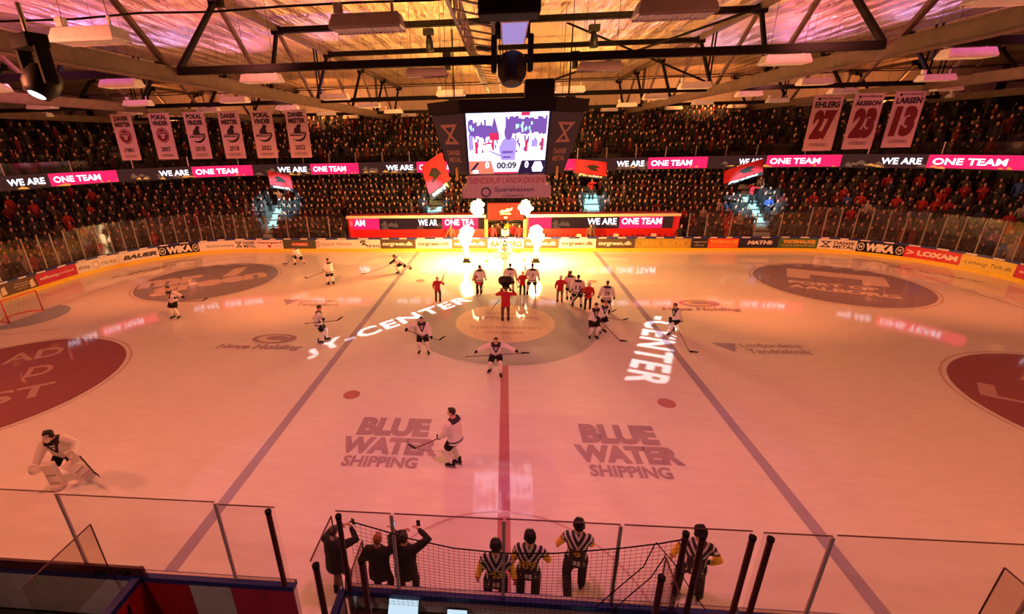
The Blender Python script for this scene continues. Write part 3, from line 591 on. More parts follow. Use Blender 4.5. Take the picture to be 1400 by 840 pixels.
for k in range(34):
    a = 5+k*2.45; b = a+2.45
    if b > 88: break
    o = rink((a+b)/2, 5.7, 6.85); mb = strip(MB(), a+.03, b-.03, 5.7, 5.715, 6.85, 7.65, 0, .8); mb.v = [tuple(Vector(v)-o) for v in mb.v]; n += 1
    g = mb.build('balustrade_pane', 'far_glass', label='glass gallery balustrade pane with steel post, %s from the left over the LED ribbon' % nth(n), cat='balustrade', group='gallery balustrade panes'); g.location = o
    p = rink(a, 5.71, 0)-o; MB().box((p.x, p.y, .42), (.06, .06, .84)).build('post', 'steel', g)
# stairs up the lower stand
for ax, lab in zip(AISLES, ('pale green stair aisle in the stand at the far left corner', 'pale green stair aisle above the left bench', 'pale green stair aisle above the right bench', 'pale green stair aisle in the stand near the green board')):
    s = ax+47.85; mb = MB()
    for i, (d, z) in enumerate(LOW):
        if abs(ax) < 9 and i < 3: continue
        for h in (0, 1):
            strip(mb, s-.62, s+.62, d-.22+h*.36, d+.52, z-.1, z+.012+h*.235)
    mb.build('stair_aisle', 'aisle_paint', label=lab, cat='stairs')
# ================================================================ benches, gate, flames
def bench(x0, x1, label, side):
    t = empty('team_bench', ((x0+x1)/2, 16.6, 0), label=label, cat='team bench'); o = Vector(t.location)
    B = lambda c, d: MB().box(Vector(c)-o, d)
    xc = (x0+x1)/2; w = x1-x0
    B((xc, 16.95, .75), (w, .12, 1.5)).build('red_panel', 'red', t)
    B((xc, 16.95, 2.1), (w, .12, 1.22)).build('display_housing', 'led_dark', t)
    B((xc, 16.4, 2.78), (w, 1.2, .12)).build('canopy', 'deep_red', t)
    B((xc, 15.78, 2.74), (w+.3, .06, .22)).build('fascia', 'cream', t)
    B((xc, 16.5, .62), (w-.3, .4, .06)).box(Vector((xc, 16.7, .3))-o, (w-.3, .05, .6)).build('seat', 'orange_red', t)
    B((xc, 16.0, .12), (w, 1.6, .24)).build('platform', 'concrete', t)
    for x in ((x0-.06, x0+1.2*0, x1+.06)): B((x, 16.4, 1.4), (.09, 1.25, 2.8)).build('side_screen', 'deep_red', t)
    fn = lambda u, v: Vector((x0+w*u, 16.885, 1.5+1.1*v))-o
    if side == 'left':
        fields = [(.0, .20, 'led_pink'), (.68, .95, 'led_pink')]; txt = [('AM', .01, .09), ('WE AR', .50, .645), ('ONE TEA', .70, .92)]; pic = (.22, .66)
    else:
        fields = [(.0, .17, 'led_pink'), (.64, .93, 'led_pink')]; txt = [('WE ARE', .42, .62), ('ONE TEAM', .655, .925)]; pic = (.18, .6)
    for a, b, mt in fields:
        mb = MB(); mb.add([fn(a, 0), fn(b, 0), fn(b, 1), fn(a, 1)], [(0, 1, 2, 3)]); ob = mb.build('pink_field', mt, t)
    mb = MB(); f2 = lambda u, v: fn(u, v)+Vector((0, -.004, 0)); blob_row(mb, f2, pic[0], pic[1], 0, 1, 9, 3); mb.build('picture_field', 'led_brown', t)
    f3 = lambda u, v: fn(u, v)+Vector((0, -.008, 0))
    for s, a, b in txt: mb = MB(); slab_text(mb, s, f3, a, b, .28, .76); mb.build('display_lettering', 'led_white', t)
    return t
bench(-13.0, -1.7, 'red team bench with LED wall behind it, left of the gate', 'left')
bench(1.8, 13.5, 'red team bench with LED wall behind it, right of the gate', 'right')
mb = MB()
for x in [2.6+i*.42 for i in range(25)]: mb.ball((x, 15.6, 1.13), (.075, .06, .11), 8)
t = empty('bottle_shelf', (7.6, 15.6, 1.0), label='shelf of dark drinking bottles along the right bench', cat='shelf')
MB().box((0, 0, 0), (10.6, .3, .05)).build('shelf_board', 'wood', t)
for i in range(25):
    mb = MB().tube([(-5.1+i*.42, 0, .03), (-5.1+i*.42, 0, .2), (-5.1+i*.42, 0, .24), (-5.1+i*.42, 0, .29)], [.045, .045, .02, .015], 8)
    o = mb.build('drinking_bottle', 'soft_black'); o.location = (7.6, 15.6, 1.0)
    tag(o, 'dark drinking bottle on the right bench shelf, %s from its left end' % nth(i+1), 'bottle', 'bottles on the bench shelf')
for x in (-4.6, 3.0, 5.9, 8.8, 11.7):
    if x > 0: tag(MB().box((x, 15.62, 1.16), (.34, .2, .26)).build('towel_box', 'cream'), 'pale box on the bottle shelf of the right bench, %s from the left' % nth(int((x-3)/2.9)+1), 'box', 'boxes on the bench shelf')
# gate tunnel and red arch
t = empty('entrance_arch', (.02, 15.5, 0), label='red entrance arch with white emblem over the dark tunnel', cat='arch')
MB().box((0, 0, 3.15), (2.9, .35, 1.3)).build('header_panel', 'red_glow', t, bevel=.04)
for sx in (-1, 1): MB().box((sx*1.55, .2, 1.25), (.24, .5, 2.5)).build('jamb', 'gold', t, bevel=.03)
mb = MB(); fe = lambda u, v: Vector((u, -.182, v))
mb.add([fe(-.55, 3.12), fe(.25, 3.14), fe(.5, 3.3), fe(.55, 3.5), fe(.3, 3.38), fe(.1, 3.42), fe(-.05, 3.26), fe(-.3, 3.3)], [tuple(range(8))])
text_into(mb, 'Pirates', fe, -.42, .42, 2.92, 3.1, .02, .2); mb.add([fe(-.14, 2.62), fe(.14, 2.62), fe(.14, 2.76), fe(-.14, 2.76)], [(0, 1, 2, 3)])
mb.build('emblem', 'cream', t)
MB().box((-1.72, 18.4, 1.3), (.1, 2.9, 2.9)).box((1.75, 18.4, 1.3), (.1, 2.9, 2.9)).box((0, 18.4, 2.8), (3.4, 2.9, .1)).box((0, 19.9, 1.3), (3.4, .1, 2.9)).box((0, 17.8, .12), (3.4, 4, .24)).build('tunnel_lining', 'wall_dark', t).matrix_parent_inverse = Matrix.Translation((-.02, -15.5, 0))
# flame machines
TEX = bpy.data.textures.new('flame_billow', 'CLOUDS'); TEX.noise_scale = .30; TEX.noise_depth = 3
def ripple(o, lv, amt, sc):
    a = o.modifiers.new('sub', 'SUBSURF'); a.levels = a.render_levels = lv
    d = o.modifiers.new('billow', 'DISPLACE'); d.texture = TEX; d.strength = amt*2; d.mid_level = .5; d.texture_coords = 'GLOBAL'
def flame_mesh(name, h, r, seed, parent, z0):
    q = random.Random(seed); mb = MB(); rings = []; n = 14
    for i in range(15):
        f = i/14; prof = r*(.30+.25*f) if f < .4 else r*(.42+1.0*math.sin(min(1, (f-.4)/.6)*PI)**.8*.75)
        if f > .93: prof *= .45
        cx = .09*math.sin(f*7+seed)*f; rings.append([Vector((cx+prof*(1+.28*(q.random()-.5))*math.cos(2*PI*k/n), prof*(1+.28*(q.random()-.5))*math.sin(2*PI*k/n), z0+h*f)) for k in range(n)])
    mb.loft(rings); o = mb.build(name, 'flame', parent, smooth=True)
    ripple(o, 2, .16, .30); return o
def puff(name, c, r, seed, parent):
    q = random.Random(seed); mb = MB(); mb.ball((0, 0, 0), (r, r, r*1.25), 14)
    mb.v = [tuple(Vector(v)*(1+.45*(q.random()-.5))+Vector(c)) for v in mb.v]; o = mb.build(name, 'flame', parent, smooth=True)
    ripple(o, 2, .42, .26)
for gx, px, lab, sd in ((-2.85, 1, 'left', 1), (2.25, -1, 'right', 5)):
    p = Vector((gx, 11.6, 0))
    t = empty('flame_machine', p, label='small black flame machine on the ice, %s of the two' % lab, cat='flame machine')
    MB().box((0, 0, .16), (.42, .36, .3)).build('housing', 'soft_black', t, bevel=.02); MB().tube([(0, 0, .3), (0, 0, .42)], [.09, .06], 10).build('nozzle', 'steel', t)
    for a in (-1, 1): MB().box((a*.25, 0, .06), (.1, .5, .06)).build('foot', 'dark_steel', t)
    f = empty('flame', p+Vector((0, 0, .42)), label='tall bright flame jet rising from the %s machine' % lab, cat='flame')
    flame_mesh('flame_body', 2.35, .46, sd, f, 0)
    puff('flame_puff', (px*.85, 0, 3.55), .42, sd+2, f)
    if sd == 5: pass
    point('flame_glow', (p.x, p.y, 2.2), (1, .47, .10), 4200, .4)
    point('flame_puff_glow', (p.x+px*.85, p.y, 3.95), (1, .50, .12), 1000, .3)
# small pyro pots near the gate
for i, (px, py) in enumerate([(665, 358), (669, 346), (708, 346), (717, 357)]):
    g = ground(px, py); mb = MB().tube([(0, 0, 0), (0, 0, .1), (0, 0, .14)], [.16, .13, .06], 10)
    o = mb.build('ice_marker', 'olive_yellow'); o.location = g
    tag(o, 'small yellow floor lamp on the ice before the gate, %s from the left' % nth(i+1), 'floor lamp', 'small floor lamps before the gate')

# ================================================================ goal
for sx, lab in ((-1, 'red framed goal net at the left edge of the ice'), (1, 'red framed goal net beyond the right edge of the ice')):
    t = empty('ice_hockey_goal', (sx*26, 0, 0), 0 if sx < 0 else PI, label=lab, cat='goal')
    mb = MB().tube([(0, -.92, 0), (0, -.92, 1.22), (0, .92, 1.22), (0, .92, 0)], .035, 10); mb.build('goal_frame', 'goal_red', t, True)
    mb = MB().tube([(0, -.92, .03), (-.7, -.75, .03), (-1.0, -.35, .03), (-1.0, .35, .03), (-.7, .75, .03), (0, .92, .03)], .03, 8); mb.build('base_rail', 'goal_red', t, True)
    mb = MB(); back = [(0, -.92), (-.7, -.75), (-1.0, -.35), (-1.0, .35), (-.7, .75), (0, .92)]
    for i in range(13):
        z = .05+1.12*i/12; sh = 1-.5*(z/1.22); mb.tube([(x*sh, y, z) for x, y in back], .006, 4)
    for j in range(15):
        f = j/14*5; k = min(4, int(f)); u = f-k; x = back[k][0]*(1-u)+back[k+1][0]*u; y = back[k][1]*(1-u)+back[k+1][1]*u
        mb.tube([(x, y, .04), (x*.5, y, 1.2), (0, y, 1.22)], .006, 4)
    mb.build('goal_net', 'net_white', t)

# ================================================================ video cube
t = empty('video_cube', (0, 0, 6.2), label='dark hanging video cube showing the game clock 00:09 over centre ice', cat='scoreboard'); co = Vector(t.location)
ys = .0
TOPZ, BOTZ = 9.45, 7.2
def ringpts(z, a, b, c, d):   # octagon: faces +-a wide at distance b front and back, +-d deep at distance c at the sides
    return [Vector(p) for p in [(-a, -b, z), (a, -b, z), (c, -d, z), (c, d, z), (a, b, z), (-a, b, z), (-c, d, z), (-c, -d, z)]]
RB, RT = ringpts(BOTZ, 1.55, 1.42, 2.35, .75), ringpts(TOPZ, 1.55, 2.92, 2.95, 1.5)
mb = MB().loft([[p-co for p in RB], [p-co for p in RT]]); mb.build('core', 'cube_dark', t)
mb = MB().loft([[p-co for p in ringpts(9.45, 1.7, 3.0, 3.05, 1.6)], [p-co for p in ringpts(9.9, 1.75, 3.08, 3.12, 1.65)]]); mb.build('top_frame', 'black', t)
def face(k, u, v, out):  # u -1..1 across the face, v 0..1 up; k = quarter turns
    p = Vector((u*1.5, -1.43-(2.92-1.43)*v-out, BOTZ+.02+(TOPZ-BOTZ-.04)*v)); return Matrix.Rotation(k*PI, 3, 'Z') @ p - co
def quad(mb, f, u0, v0, u1, v1, m=0): return mb.add([f(u0, v0), f(u1, v0), f(u1, v1), f(u0, v1)], [(0, 1, 2, 3)], m)
for k in range(2):
    F_ = lambda u, v, o=.02: face(k, u, v, o)
    def L(o): return lambda u, v: face(k, u, v, o)
    s = quad(MB(), L(.02), -1, 0, 1, 1).build('screen', 'screen_white', t)
    f = L(.028); rq = random.Random(5); mb = MB()
    for i in range(13): u = -.97+.045*i; quad(mb, f, u, .60+.05*rq.random(), u+.05, .80+.12*rq.random())
    for i in range(22): u = -.04+.046*i; quad(mb, f, u, .66+.04*rq.random(), u+.05, .90+.05*rq.random())
    for i in range(34): u = -.96+1.9*rq.random(); v = .36+.24*rq.random(); quad(mb, f, u, v, u+.03+.02*rq.random(), v+.03+.05*rq.random())
    for u in (-.92, -.88, .62, .66, .70): quad(mb, f, u, .27+.02*rq.random(), u+.025, .30)
    mb.build('screen_crowd', 'screen_purple', s)
    mb = MB(); f = L(.031); quad(mb, f, -.98, .42, -.86, .66); quad(mb, f, .62, .46, .78, .58)
    mb.add([f(-.48, .40), f(-.05, .26), f(0, .29), f(-.45, .42)], [(0, 1, 2, 3)])
    f = L(.034)
    mb.add([f(-.14, .24), f(.22, .24), f(.24, .40), f(.25, .55), f(.16, .62), f(-.04, .62), f(-.14, .54), f(-.20, .42)], [tuple(range(8))]); mb.build('screen_player', 'screen_mid', s)
    mb = MB(); f = L(.037); mb.add([f(.04+.11*math.cos(a), .70+.12*math.sin(a)) for a in [PI*i/6 for i in range(12)]], [tuple(range(12))]); mb.add([f(-.42, .68), f(-.20, .68), f(-.26, .84), f(-.31, .95), f(-.36, .84)], [tuple(range(5))])
    quad(mb, f, -.12, .36, .16, .40); quad(mb, f, -.1, .28, .1, .31); mb.build('screen_head', 'screen_purple', s)
    mb = MB(); quad(mb, f, -.44, .58, -.2, .70); quad(mb, f, -.38, .42, -.32, .58); quad(mb, f, .34, .95, .55, 1.0); mb.add([f(-.68, .50), f(-.40, .52), f(-.40, .55), f(-.6, .53)], [(0, 1, 2, 3)])
    for u, v in ((-.82, .36), (.46, .38), (.86, .40)): quad(mb, f, u, v, u+.07, v+.2)
    mb.build('screen_red_figures', 'screen_red', s)
    mb = MB(); f = L(.04)
    for i in range(14): u = .2+.4*rq.random(); v = .68+.16*rq.random(); quad(mb, f, u, v, u+.04, v+.05)
    for i in range(5): u = -.97+.12*rq.random(); v = .66+.12*rq.random(); quad(mb, f, u, v, u+.03, v+.05)
    mb.build('screen_lit_ice', 'screen_cyan', s)
    b = quad(MB(), L(.03), -1, 0, 1, .235).build('score_strip', 'strip_white', s)
    mb = MB(); f = L(.036); mb.add([f(-1, 0), f(-.32, 0), f(-.42, .235), f(-1, .235)], [(0, 1, 2, 3)]); mb.build('home_field', 'score_salmon', b)
    mb = MB(); mb.add([f(.30, 0), f(1, 0), f(1, .235), f(.40, .235)], [(0, 1, 2, 3)]); mb.build('away_field', 'score_dark', b)
    mb = MB(); quad(mb, f, -.34, 0, .3, .03); mb.build('score_underline', 'screen_red', b)
    f = L(.042); mb = MB(); text_into(mb, '00:09', f, -.26, .26, .09, .205, .03)
    mb.add([f(-.98, .06), f(-.9, .05), f(-.72, .2), f(-.78, .21)], [(0, 1, 2, 3)]); mb.build('clock_digits', 'score_ink', b)
    mb = MB(); text_into(mb, '0', f, -.57, -.46, .1, .22, .04); text_into(mb, '0', f, .48, .58, .1, .22, .04)
    mb.add([f(.70, .03), f(.94, .03), f(.97, .1), f(.9, .21), f(.74, .21), f(.67, .1)], [tuple(range(6))])
    mb.add([f(-.92, .01), f(-.76, .01), f(-.76, .07), f(-.92, .07)], [(0, 1, 2, 3)]); mb.build('score_digits', 'led_white', b)
    # corner panel with hourglass emblem and name
    for ia, ib in ((1, 2), (7, 0)) if k == 0 else ((3, 4), (5, 6)):
        c0, c1, c2, c3 = RB[ia]-co, RB[ib]-co, RT[ib]-co, RT[ia]-co
        nrm = ((c1-c0).cross(c3-c0)).normalized()
        def cf(u, v, o=.075): return (c0*(1-u)+c1*u)*(1-v)+(c3*(1-u)+c2*u)*v+nrm*o
        mb = MB()
        for a in range(8):
            for b_ in range(8): mb.add([cf(a/8, b_/8, .05), cf((a+1)/8, b_/8, .05), cf((a+1)/8, (b_+1)/8, .05), cf(a/8, (b_+1)/8, .05)], [(0, 1, 2, 3)])
        pn = mb.build('corner_panel', 'cube_dark', t)
        mb = MB(); hourglass(mb, cf, .26, .54, .48, .32); text_into(mb, 'DANSK', cf, .22, .78, .35, .44, .03); text_into(mb, 'METAL', cf, .22, .78, .23, .32, .03); mb.build('panel_emblem', 'cube_mark', pn)
    R_ = Matrix.Rotation(k*PI, 3, 'Z')
    def sg(hw, d, z0, z1): return lambda u, v, o=0: R_ @ Vector((u*hw, -d-o, z0+(z1-z0)*v)) - co
    f = sg(1.62, 1.36, 6.74, 7.14); mb = MB().prism([(-1, 0), (1, 0), (1, 1), (-1, 1)], lambda u, v, w: f(u, v, -w), .06); a = mb.build('upper_sign', 'sign_pink', t)
    mb = MB(); text_into(mb, 'SØNDERUP LANDKØKKEN', lambda u, v: f(u, v, .006), -.94, .94, .20, .80, 0); mb.build('sign_lettering', 'ink_red', a)
    g = sg(1.83, 1.42, 6.24, 6.73); mb = MB().prism([(-1, 0), (1, 0), (1, 1), (-1, 1)], lambda u, v, w: g(u, v, -w), .06); a = mb.build('lower_sign', 'sign_grey', t)
    mb = MB(); h = lambda u, v: g(u, v, .006); text_into(mb, 'Sparekassen', h, -.26, .62, .42, .88, .01); text_into(mb, 'DANMARK', h, -.08, .42, .1, .24, .01); ring(mb, h, -.46, .48, .115, .42, .7); mb.build('sign_lettering', 'cube_dark', a)
for sx in (-1, 1):
    f = lambda u, v, o=0: Vector((sx*(2.37+.6*v+o), u*(.7+.72*v)*sx, BOTZ+.03+(TOPZ-BOTZ-.06)*v))-co
    quad(MB(), f, -1, .2, 1, 1).build('side_screen', 'screen_purple', t)
    for hw, z0, z1, mt in ((1.36, 6.74, 7.14, 'sign_pink'), (1.42, 6.24, 6.73, 'sign_grey')): MB().box(Vector((sx*(1.6 if mt == 'sign_pink' else 1.8), 0, (z0+z1)/2))-co, (.06, hw*2-.02, z1-z0)).build('side_sign', mt, t)
    for sy in (-1, 1): MB().box(Vector((sx*2.0, sy*1.75, 7.25))-co, (.05, .5, .5)).build('side_plate', 'gold', t)
    MB().tube([Vector((sx*2.4, -1.2, 9.9))-co, Vector((sx*2.4, -1.2, 13.6))-co], .012, 6).build('hanging_cable', 'dark_steel', t)
    MB().tube([Vector((sx*2.4, 1.2, 9.9))-co, Vector((sx*2.4, 1.2, 13.6))-co], .012, 6).build('hanging_cable', 'dark_steel', t)
MB().box(Vector((1.2, -1.6, 10.25))-co, (1.1, .9, .7)).build('winch_box', 'black', t, bevel=.05)

# ---- lattice girder and fittings over the cube
t = empty('lattice_girder', (-.9, 6, 11.5), label='pale steel lattice girder with cables running away over the video cube', cat='girder')
mb = MB(); 
for x in (-.5, .45):
    for z in (0, .8): mb.box((x, 0, z), (.07, 34, .07))
mb.build('chord', 'steel', t); mb = MB()
for i in range(34):
    y = -17+i; 
    for x in (-.5, .45): mb.beam((x, y, 0), (x, y+.5, .8), .04, .04); mb.beam((x, y+.5, .8), (x, y+1, 0), .04, .04)
    mb.beam((-.5, y, 0), (.45, y+1, 0), .04, .04)
mb.build('lacing', 'steel', t)
for k, x in enumerate((.62, .72, .84)): MB().tube([(x, -17+i, .1+.05*math.sin(i*1.3+k)) for i in range(34)], .02, 5).build('cable_run', 'dark_steel', t)
t = empty('loudspeaker', (0, -9.2, 11.0), label='large black loudspeaker box at the top middle of the roof', cat='loudspeaker')
MB().box((.0, 0, .45), (1.32, .7, .9)).build('cabinet', 'soft_black', t, bevel=.04); MB().box((0, -.36, .45), (1.2, .03, .78)).build('front_grille', 'black', t); MB().tube([(-.4, 0, .9), (-.4, 0, 2.6)], .03, 6).build('hanger', 'steel', t); MB().tube([(.4, 0, .9), (.4, 0, 2.6)], .03, 6).build('hanger', 'steel', t)
t = empty('light_box', (.15, -6.3, 11.2), label='pale violet glowing duct panel below the loudspeaker', cat='light panel')
MB().box((0, 0, .3), (.72, 2.6, .5)).build('housing', 'lamp_white', t, bevel=.03); MB().box((0, 0, .03), (.62, 2.45, .04)).build('diffuser', 'lavender', t)
def moving_head(loc, yaw, tilt, s, label, lit):
    t = empty('moving_head_lamp', loc, yaw, label=label, cat='stage lamp'); R = Matrix.Rotation(tilt, 3, 'X')
    MB().box((0, 0, .62*s), (.62*s, .34*s, .22*s)).build('base', 'soft_black', t, bevel=.03*s)
    for sx in (-1, 1): MB().box((sx*.33*s, 0, .24*s), (.1*s, .22*s, .6*s)).build('yoke_arm', 'soft_black', t, bevel=.03*s)
    mb = MB().tube([R @ Vector((0, y*s, 0)) for y in (-.27, -.2, -.05, .12, .2, .26)], [.14*s, .23*s, .27*s, .26*s, .21*s, .19*s], 20); mb.build('head', 'black', t, True)
    mb = MB().tube([R @ Vector((0, .25*s, 0)), R @ Vector((0, .275*s, 0))], [.13*s, .11*s], 20); mb.build('lens', 'lens' if lit else 'eye', t)
    MB().tube([(0, 0, .7*s), (0, 0, 1.2*s)], .04*s, 8).build('clamp', 'steel', t)
moving_head(at(58, 112, Z=9.75), 2.75, -1.0, 1.08, 'black moving head lamp with lit white lens at the top left', True)
moving_head(at(700, 94, Y=-5.5), PI, -1.15, 1.62, 'big black moving head lamp hanging above the video cube', False)
for (px, py, Y, lab) in ((586, 52, 3.7, 'left of the video cube under the nearer high purlin'), (812, 47, 3.7, 'right of the video cube under the nearer high purlin'), (611, 82, 10.3, 'left of the video cube under the farther high purlin'), (786, 80, 10.3, 'right of the video cube under the farther high purlin')):
    p = at(px, py, Y=Y); t = empty('hanging_spotlight', p, label='small black hanging spotlight, '+lab, cat='spotlight', group='small hanging spotlights')
    MB().box((0, 0, .25), (.5, .3, .28)).build('ballast', 'soft_black', t, bevel=.03); MB().tube([(0, 0, .4), (0, 0, max(.5, 13.6-p.z))], .025, 6).build('hanger', 'dark_steel', t)
    MB().tube([(0, 0, .12), (.02, .02, -.15), (.04, .04, -.55)], [.1, .17, .19], 14).build('barrel', 'black', t, True)
# ---- grid of white louvred lamps
def lamp_proto():
    t = empty('high_bay_lamp', (0, 0, 0), label='x', cat='ceiling lamp', group='white louvred roof lamps')
    prof = [(-.75, 0), (.75, 0), (.62, .24), (-.62, .24)]
    mb = MB(); a = [(-.78, -.30, 0), (.78, -.30, 0), (.78, .30, 0), (-.78, .30, 0)]; b = [(-.70, -.2, .26), (.70, -.2, .26), (.70, .2, .26), (-.70, .2, .26)]
    mb.loft([a, b]); mb.build('housing', 'lamp_white', t, bevel=.01)
    mb = MB()
    for i in range(17): mb.box((-.70+i*.0875, 0, -.015), (.012, .54, .05))
    mb.box((0, -.275, -.015), (1.5, .015, .05)); mb.box((0, .275, -.015), (1.5, .015, .05)); mb.build('louvre', 'lamp_louvre', t)
    mb = MB()
    for x in (-.55, .55): mb.box((x, 0, .36), (.05, .05, .24))
    mb.build('bracket', 'lamp_white', t); MB().box((-.62, .02, .40), (.16, .16, .2)).build('ballast_box', 'lamp_white', t, bevel=.01)
    for x in (-.55, .55): MB().tube([(x, 0, .45), (x, 0, 3.40)], .008, 4).build('hanging_wire', 'dark_steel', t)
    return t
lp = lamp_proto(); first = True
rows = [(-9.7, 'nearest row'), (-2.1, 'second row'), (5.8, 'third row'), (12.3, 'fourth row'), (19.5, 'fifth row'), (26.0, 'farthest row')]
xs = [-34, -27, -21, -15.2, -9.4, -3, 3.3, 9.6, 15.4, 21, 27, 34]
for yy, rl in rows:
    vis = [x for x in xs if not (yy < -5 and abs(x) > 10) and not (yy < 0 and abs(x) > 22)]
    for i, x in enumerate(vis):
        o = lp if first else copy_tree(lp); first = False
        o.location = (x, yy, 10.8); o['label'] = 'white louvred roof lamp, %s from the left in the %s' % (nth(i+1), rl)

# ================================================================ banners
BY = 8.0
def banner(px0, px1, py, top_lines, kind, label):
    p0 = at(px0, py, Y=BY); p1 = at(px1, py, Y=BY); wd = 1.36; ht = 2.72; x0 = (p0.x+p1.x)/2; z1 = (p0.z+p1.z)/2
    if kind in ('27', '23', '13'): wd, ht = 1.55, 2.85
    t = empty('hanging_banner', (x0, BY, z1-ht), label=label, cat='banner', group='retired number banners' if kind in ('27', '23', '13') else 'title banners')
    f = lambda u, v, o=0: Vector(((u-.5)*wd, -o+.006*math.sin(u*4+v*5), v*ht))
    mb = MB(); n = 10
    for sgn in (0, .012):
        for i in range(n):
            for j in range(n):
                q = [f(i/n, j/n, -sgn), f((i+1)/n, j/n, -sgn), f((i+1)/n, (j+1)/n, -sgn), f(i/n, (j+1)/n, -sgn)]
                mb.add(q if sgn == 0 else q[::-1], [(0, 1, 2, 3)])
    c = mb.build('cloth', 'banner', t, True)
    MB().tube([(-wd/2-.06, 0, ht+.02), (wd/2+.06, 0, ht+.02)], .025, 8).build('top_rod', 'steel', t)
    for sx in (-1, 1): MB().tube([(sx*wd*.45, 0, ht), (sx*wd*.45, 0, 13.7-(z1-ht))], .007, 4).build('cord', 'dark_steel', t)
    g = lambda u, v: f(u, v, .012); ink = MB(); red = MB()
    if kind in ('27', '23', '13'):
        text_into(ink, 'Hvidbjerg', g, .26, .9, .925, .975, .015, .1); ink.add([g(.14, .925), g(.23, .925), g(.23, .97), g(.14, .97)], [(0, 1, 2, 3)])
        text_into(ink, top_lines[0], g, .08, .92, .79, .90, .05); text_into(red, kind, g, .12, .90, .20, .75, .075, .06)
        bz = .115
    else:
        text_into(ink, top_lines[0], g, .13, .87, .865, .97, .055); text_into(ink, top_lines[1], g, .11, .89, .735, .84, .055); text_into(ink, kind, g, .26, .74, .175, .275, .03)
        if kind in ('1981', '2007'):
            red.add([g(.5+.32*math.cos(2*PI*k/36), .53+.165*math.sin(2*PI*k/36)) for k in range(36)], [tuple(range(36))])
            pale = MB(); h2 = lambda u, v: f(u, v, .02); ring(pale, h2, .5, .53, .285, .147, .92)
            ring(pale, h2, .39, .575, .08, .045, .65); ring(pale, h2, .61, .575, .08, .045, .65); ring(pale, h2, .5, .50, .09, .05, .65); text_into(pale, 'B', h2, .46, .54, .48, .55, .02)
            pale.build('emblem_lines', 'banner', c)
        else:
            ink.add([g(.28, .54), g(.34, .62), g(.44, .66), g(.50, .71), g(.62, .72), g(.68, .68), g(.62, .64), g(.64, .57), g(.60, .54)], [tuple(range(9))]); ink.add([g(.08, .47), g(.60, .465), g(.90, .49), g(.84, .545), g(.55, .555), g(.16, .53)], [tuple(range(6))])
            for k in range(14):
                a, b = -2.5+2.9*k/14, -2.5+2.9*(k+1)/14; th = lambda a: .10*math.sin((a+2.5)/2.9*PI)**.7
                ink.add([g(.5+.36*math.cos(a), .51+.16*math.sin(a)), g(.5+.36*math.cos(b), .51+.16*math.sin(b)), g(.5+(.36-th(b))*math.cos(b), .51+(.16-.5*th(b))*math.sin(b)), g(.5+(.36-th(a))*math.cos(a), .51+(.16-.5*th(a))*math.sin(a))], [(0, 1, 2, 3)])
            wm = MB(); text_into(wm, 'Pirates', lambda u, v: f(u, v, .02), .16, .82, .485, .535, .02, .25); wm.build('emblem_lettering', 'banner', c)
        bz = .09
    for k in range(24):   # sponsor pill
        pass
    pts = []
    for k in range(18): a = PI/2+PI*k/17; pts.append((.24+.05*math.cos(a), bz+.026*math.sin(a)))
    for k in range(18): a = -PI/2+PI*k/17; pts.append((.76+.05*math.cos(a), bz+.026*math.sin(a)))
    for k in range(36):
        p, q = pts[k], pts[(k+1) % 36]; sc = lambda c: (.5+(c[0]-.5)*.965, bz+(c[1]-bz)*.75)
        ink.add([g(*p), g(*q), g(*sc(q)), g(*sc(p))], [(0, 1, 2, 3)])
    text_into(ink, 'CUTTER SHOES', g, .27, .73, bz-.012, bz+.012, .01)
    ink.build('banner_lettering', 'banner_ink', c)
    if red.v: red.build('red_lettering' if kind in ('27', '23', '13') else 'emblem', 'banner_red', c)
for a in [(148, 180, 157, ('DANSK', 'MESTER'), '1981', 'pale hanging banner reading DANSK MESTER 1981 with a red round emblem'), (200, 231, 155, ('POKAL', 'VINDER'), '2007', 'pale hanging banner reading POKAL VINDER 2007 with a red round emblem'),
          (248, 279, 154, ('POKAL', 'VINDER'), '2018', 'pale hanging banner reading POKAL VINDER 2018 with a dark swoosh emblem'), (295, 327, 153, ('DANSK', 'MESTER'), '2018', 'pale hanging banner reading DANSK MESTER 2018 with a dark swoosh emblem'),
          (340, 372, 152, ('POKAL', 'VINDER'), '2022', 'pale hanging banner reading POKAL VINDER 2022 with a dark swoosh emblem'), (388, 419, 151, ('DANSK', 'MESTER'), '2022', 'pale hanging banner reading DANSK MESTER 2022 with a dark swoosh emblem'),
          (1115, 1154, 131, ('EHLERS',), '27', 'pale banner with large dark red number 27'), (1170, 1211, 128, ('ÅKESSON',), '23', 'pale banner with large dark red number 23'), (1226, 1268, 125, ('LARSEN',), '13', 'pale banner with large dark red number 13')]: banner(*a)

# ================================================================ near boards, glass and scorers' box
def near_board(x0, x1, label, backs, inner='board_white'):
    t = empty('dasher_board', ((x0+x1)/2, -15.05, 0), label=label, cat='rink board'); xc = (x0+x1)/2; w = x1-x0
    MB().box((0, 0, .55), (w, .10, 1.0)).build('core', inner, t)
    MB().box((0, .056, .14), (w, .012, .27)).build('kick_strip', 'kick_yellow', t)
    r = MB().box((0, -.0, 1.10), (w+.02, .17, .12)).build('top_rail', 'rail_blue', t, bevel=.012); MB().box((0, .03, 1.166), (w, .05, .012)).build('glass_channel', 'steel', r)
    for a, b, mt in backs: MB().box(((a+b)/2-xc, -.056, .53), (b-a-.01, .012, .98)).build('back_panel', mt, t)
    return t
near_board(-13.5, -3.75, 'near side board with raspberry and pale back panels left of the open gate', [(-13.4, -9.7, 'board_back'), (-9.7, -6.75, 'board_back'), (-6.65, -5.75, 'deep_red'), (-5.75, -4.95, 'board_back'), (-4.95, -4.3, 'pink_red'), (-4.3, -3.76, 'pink_red')])
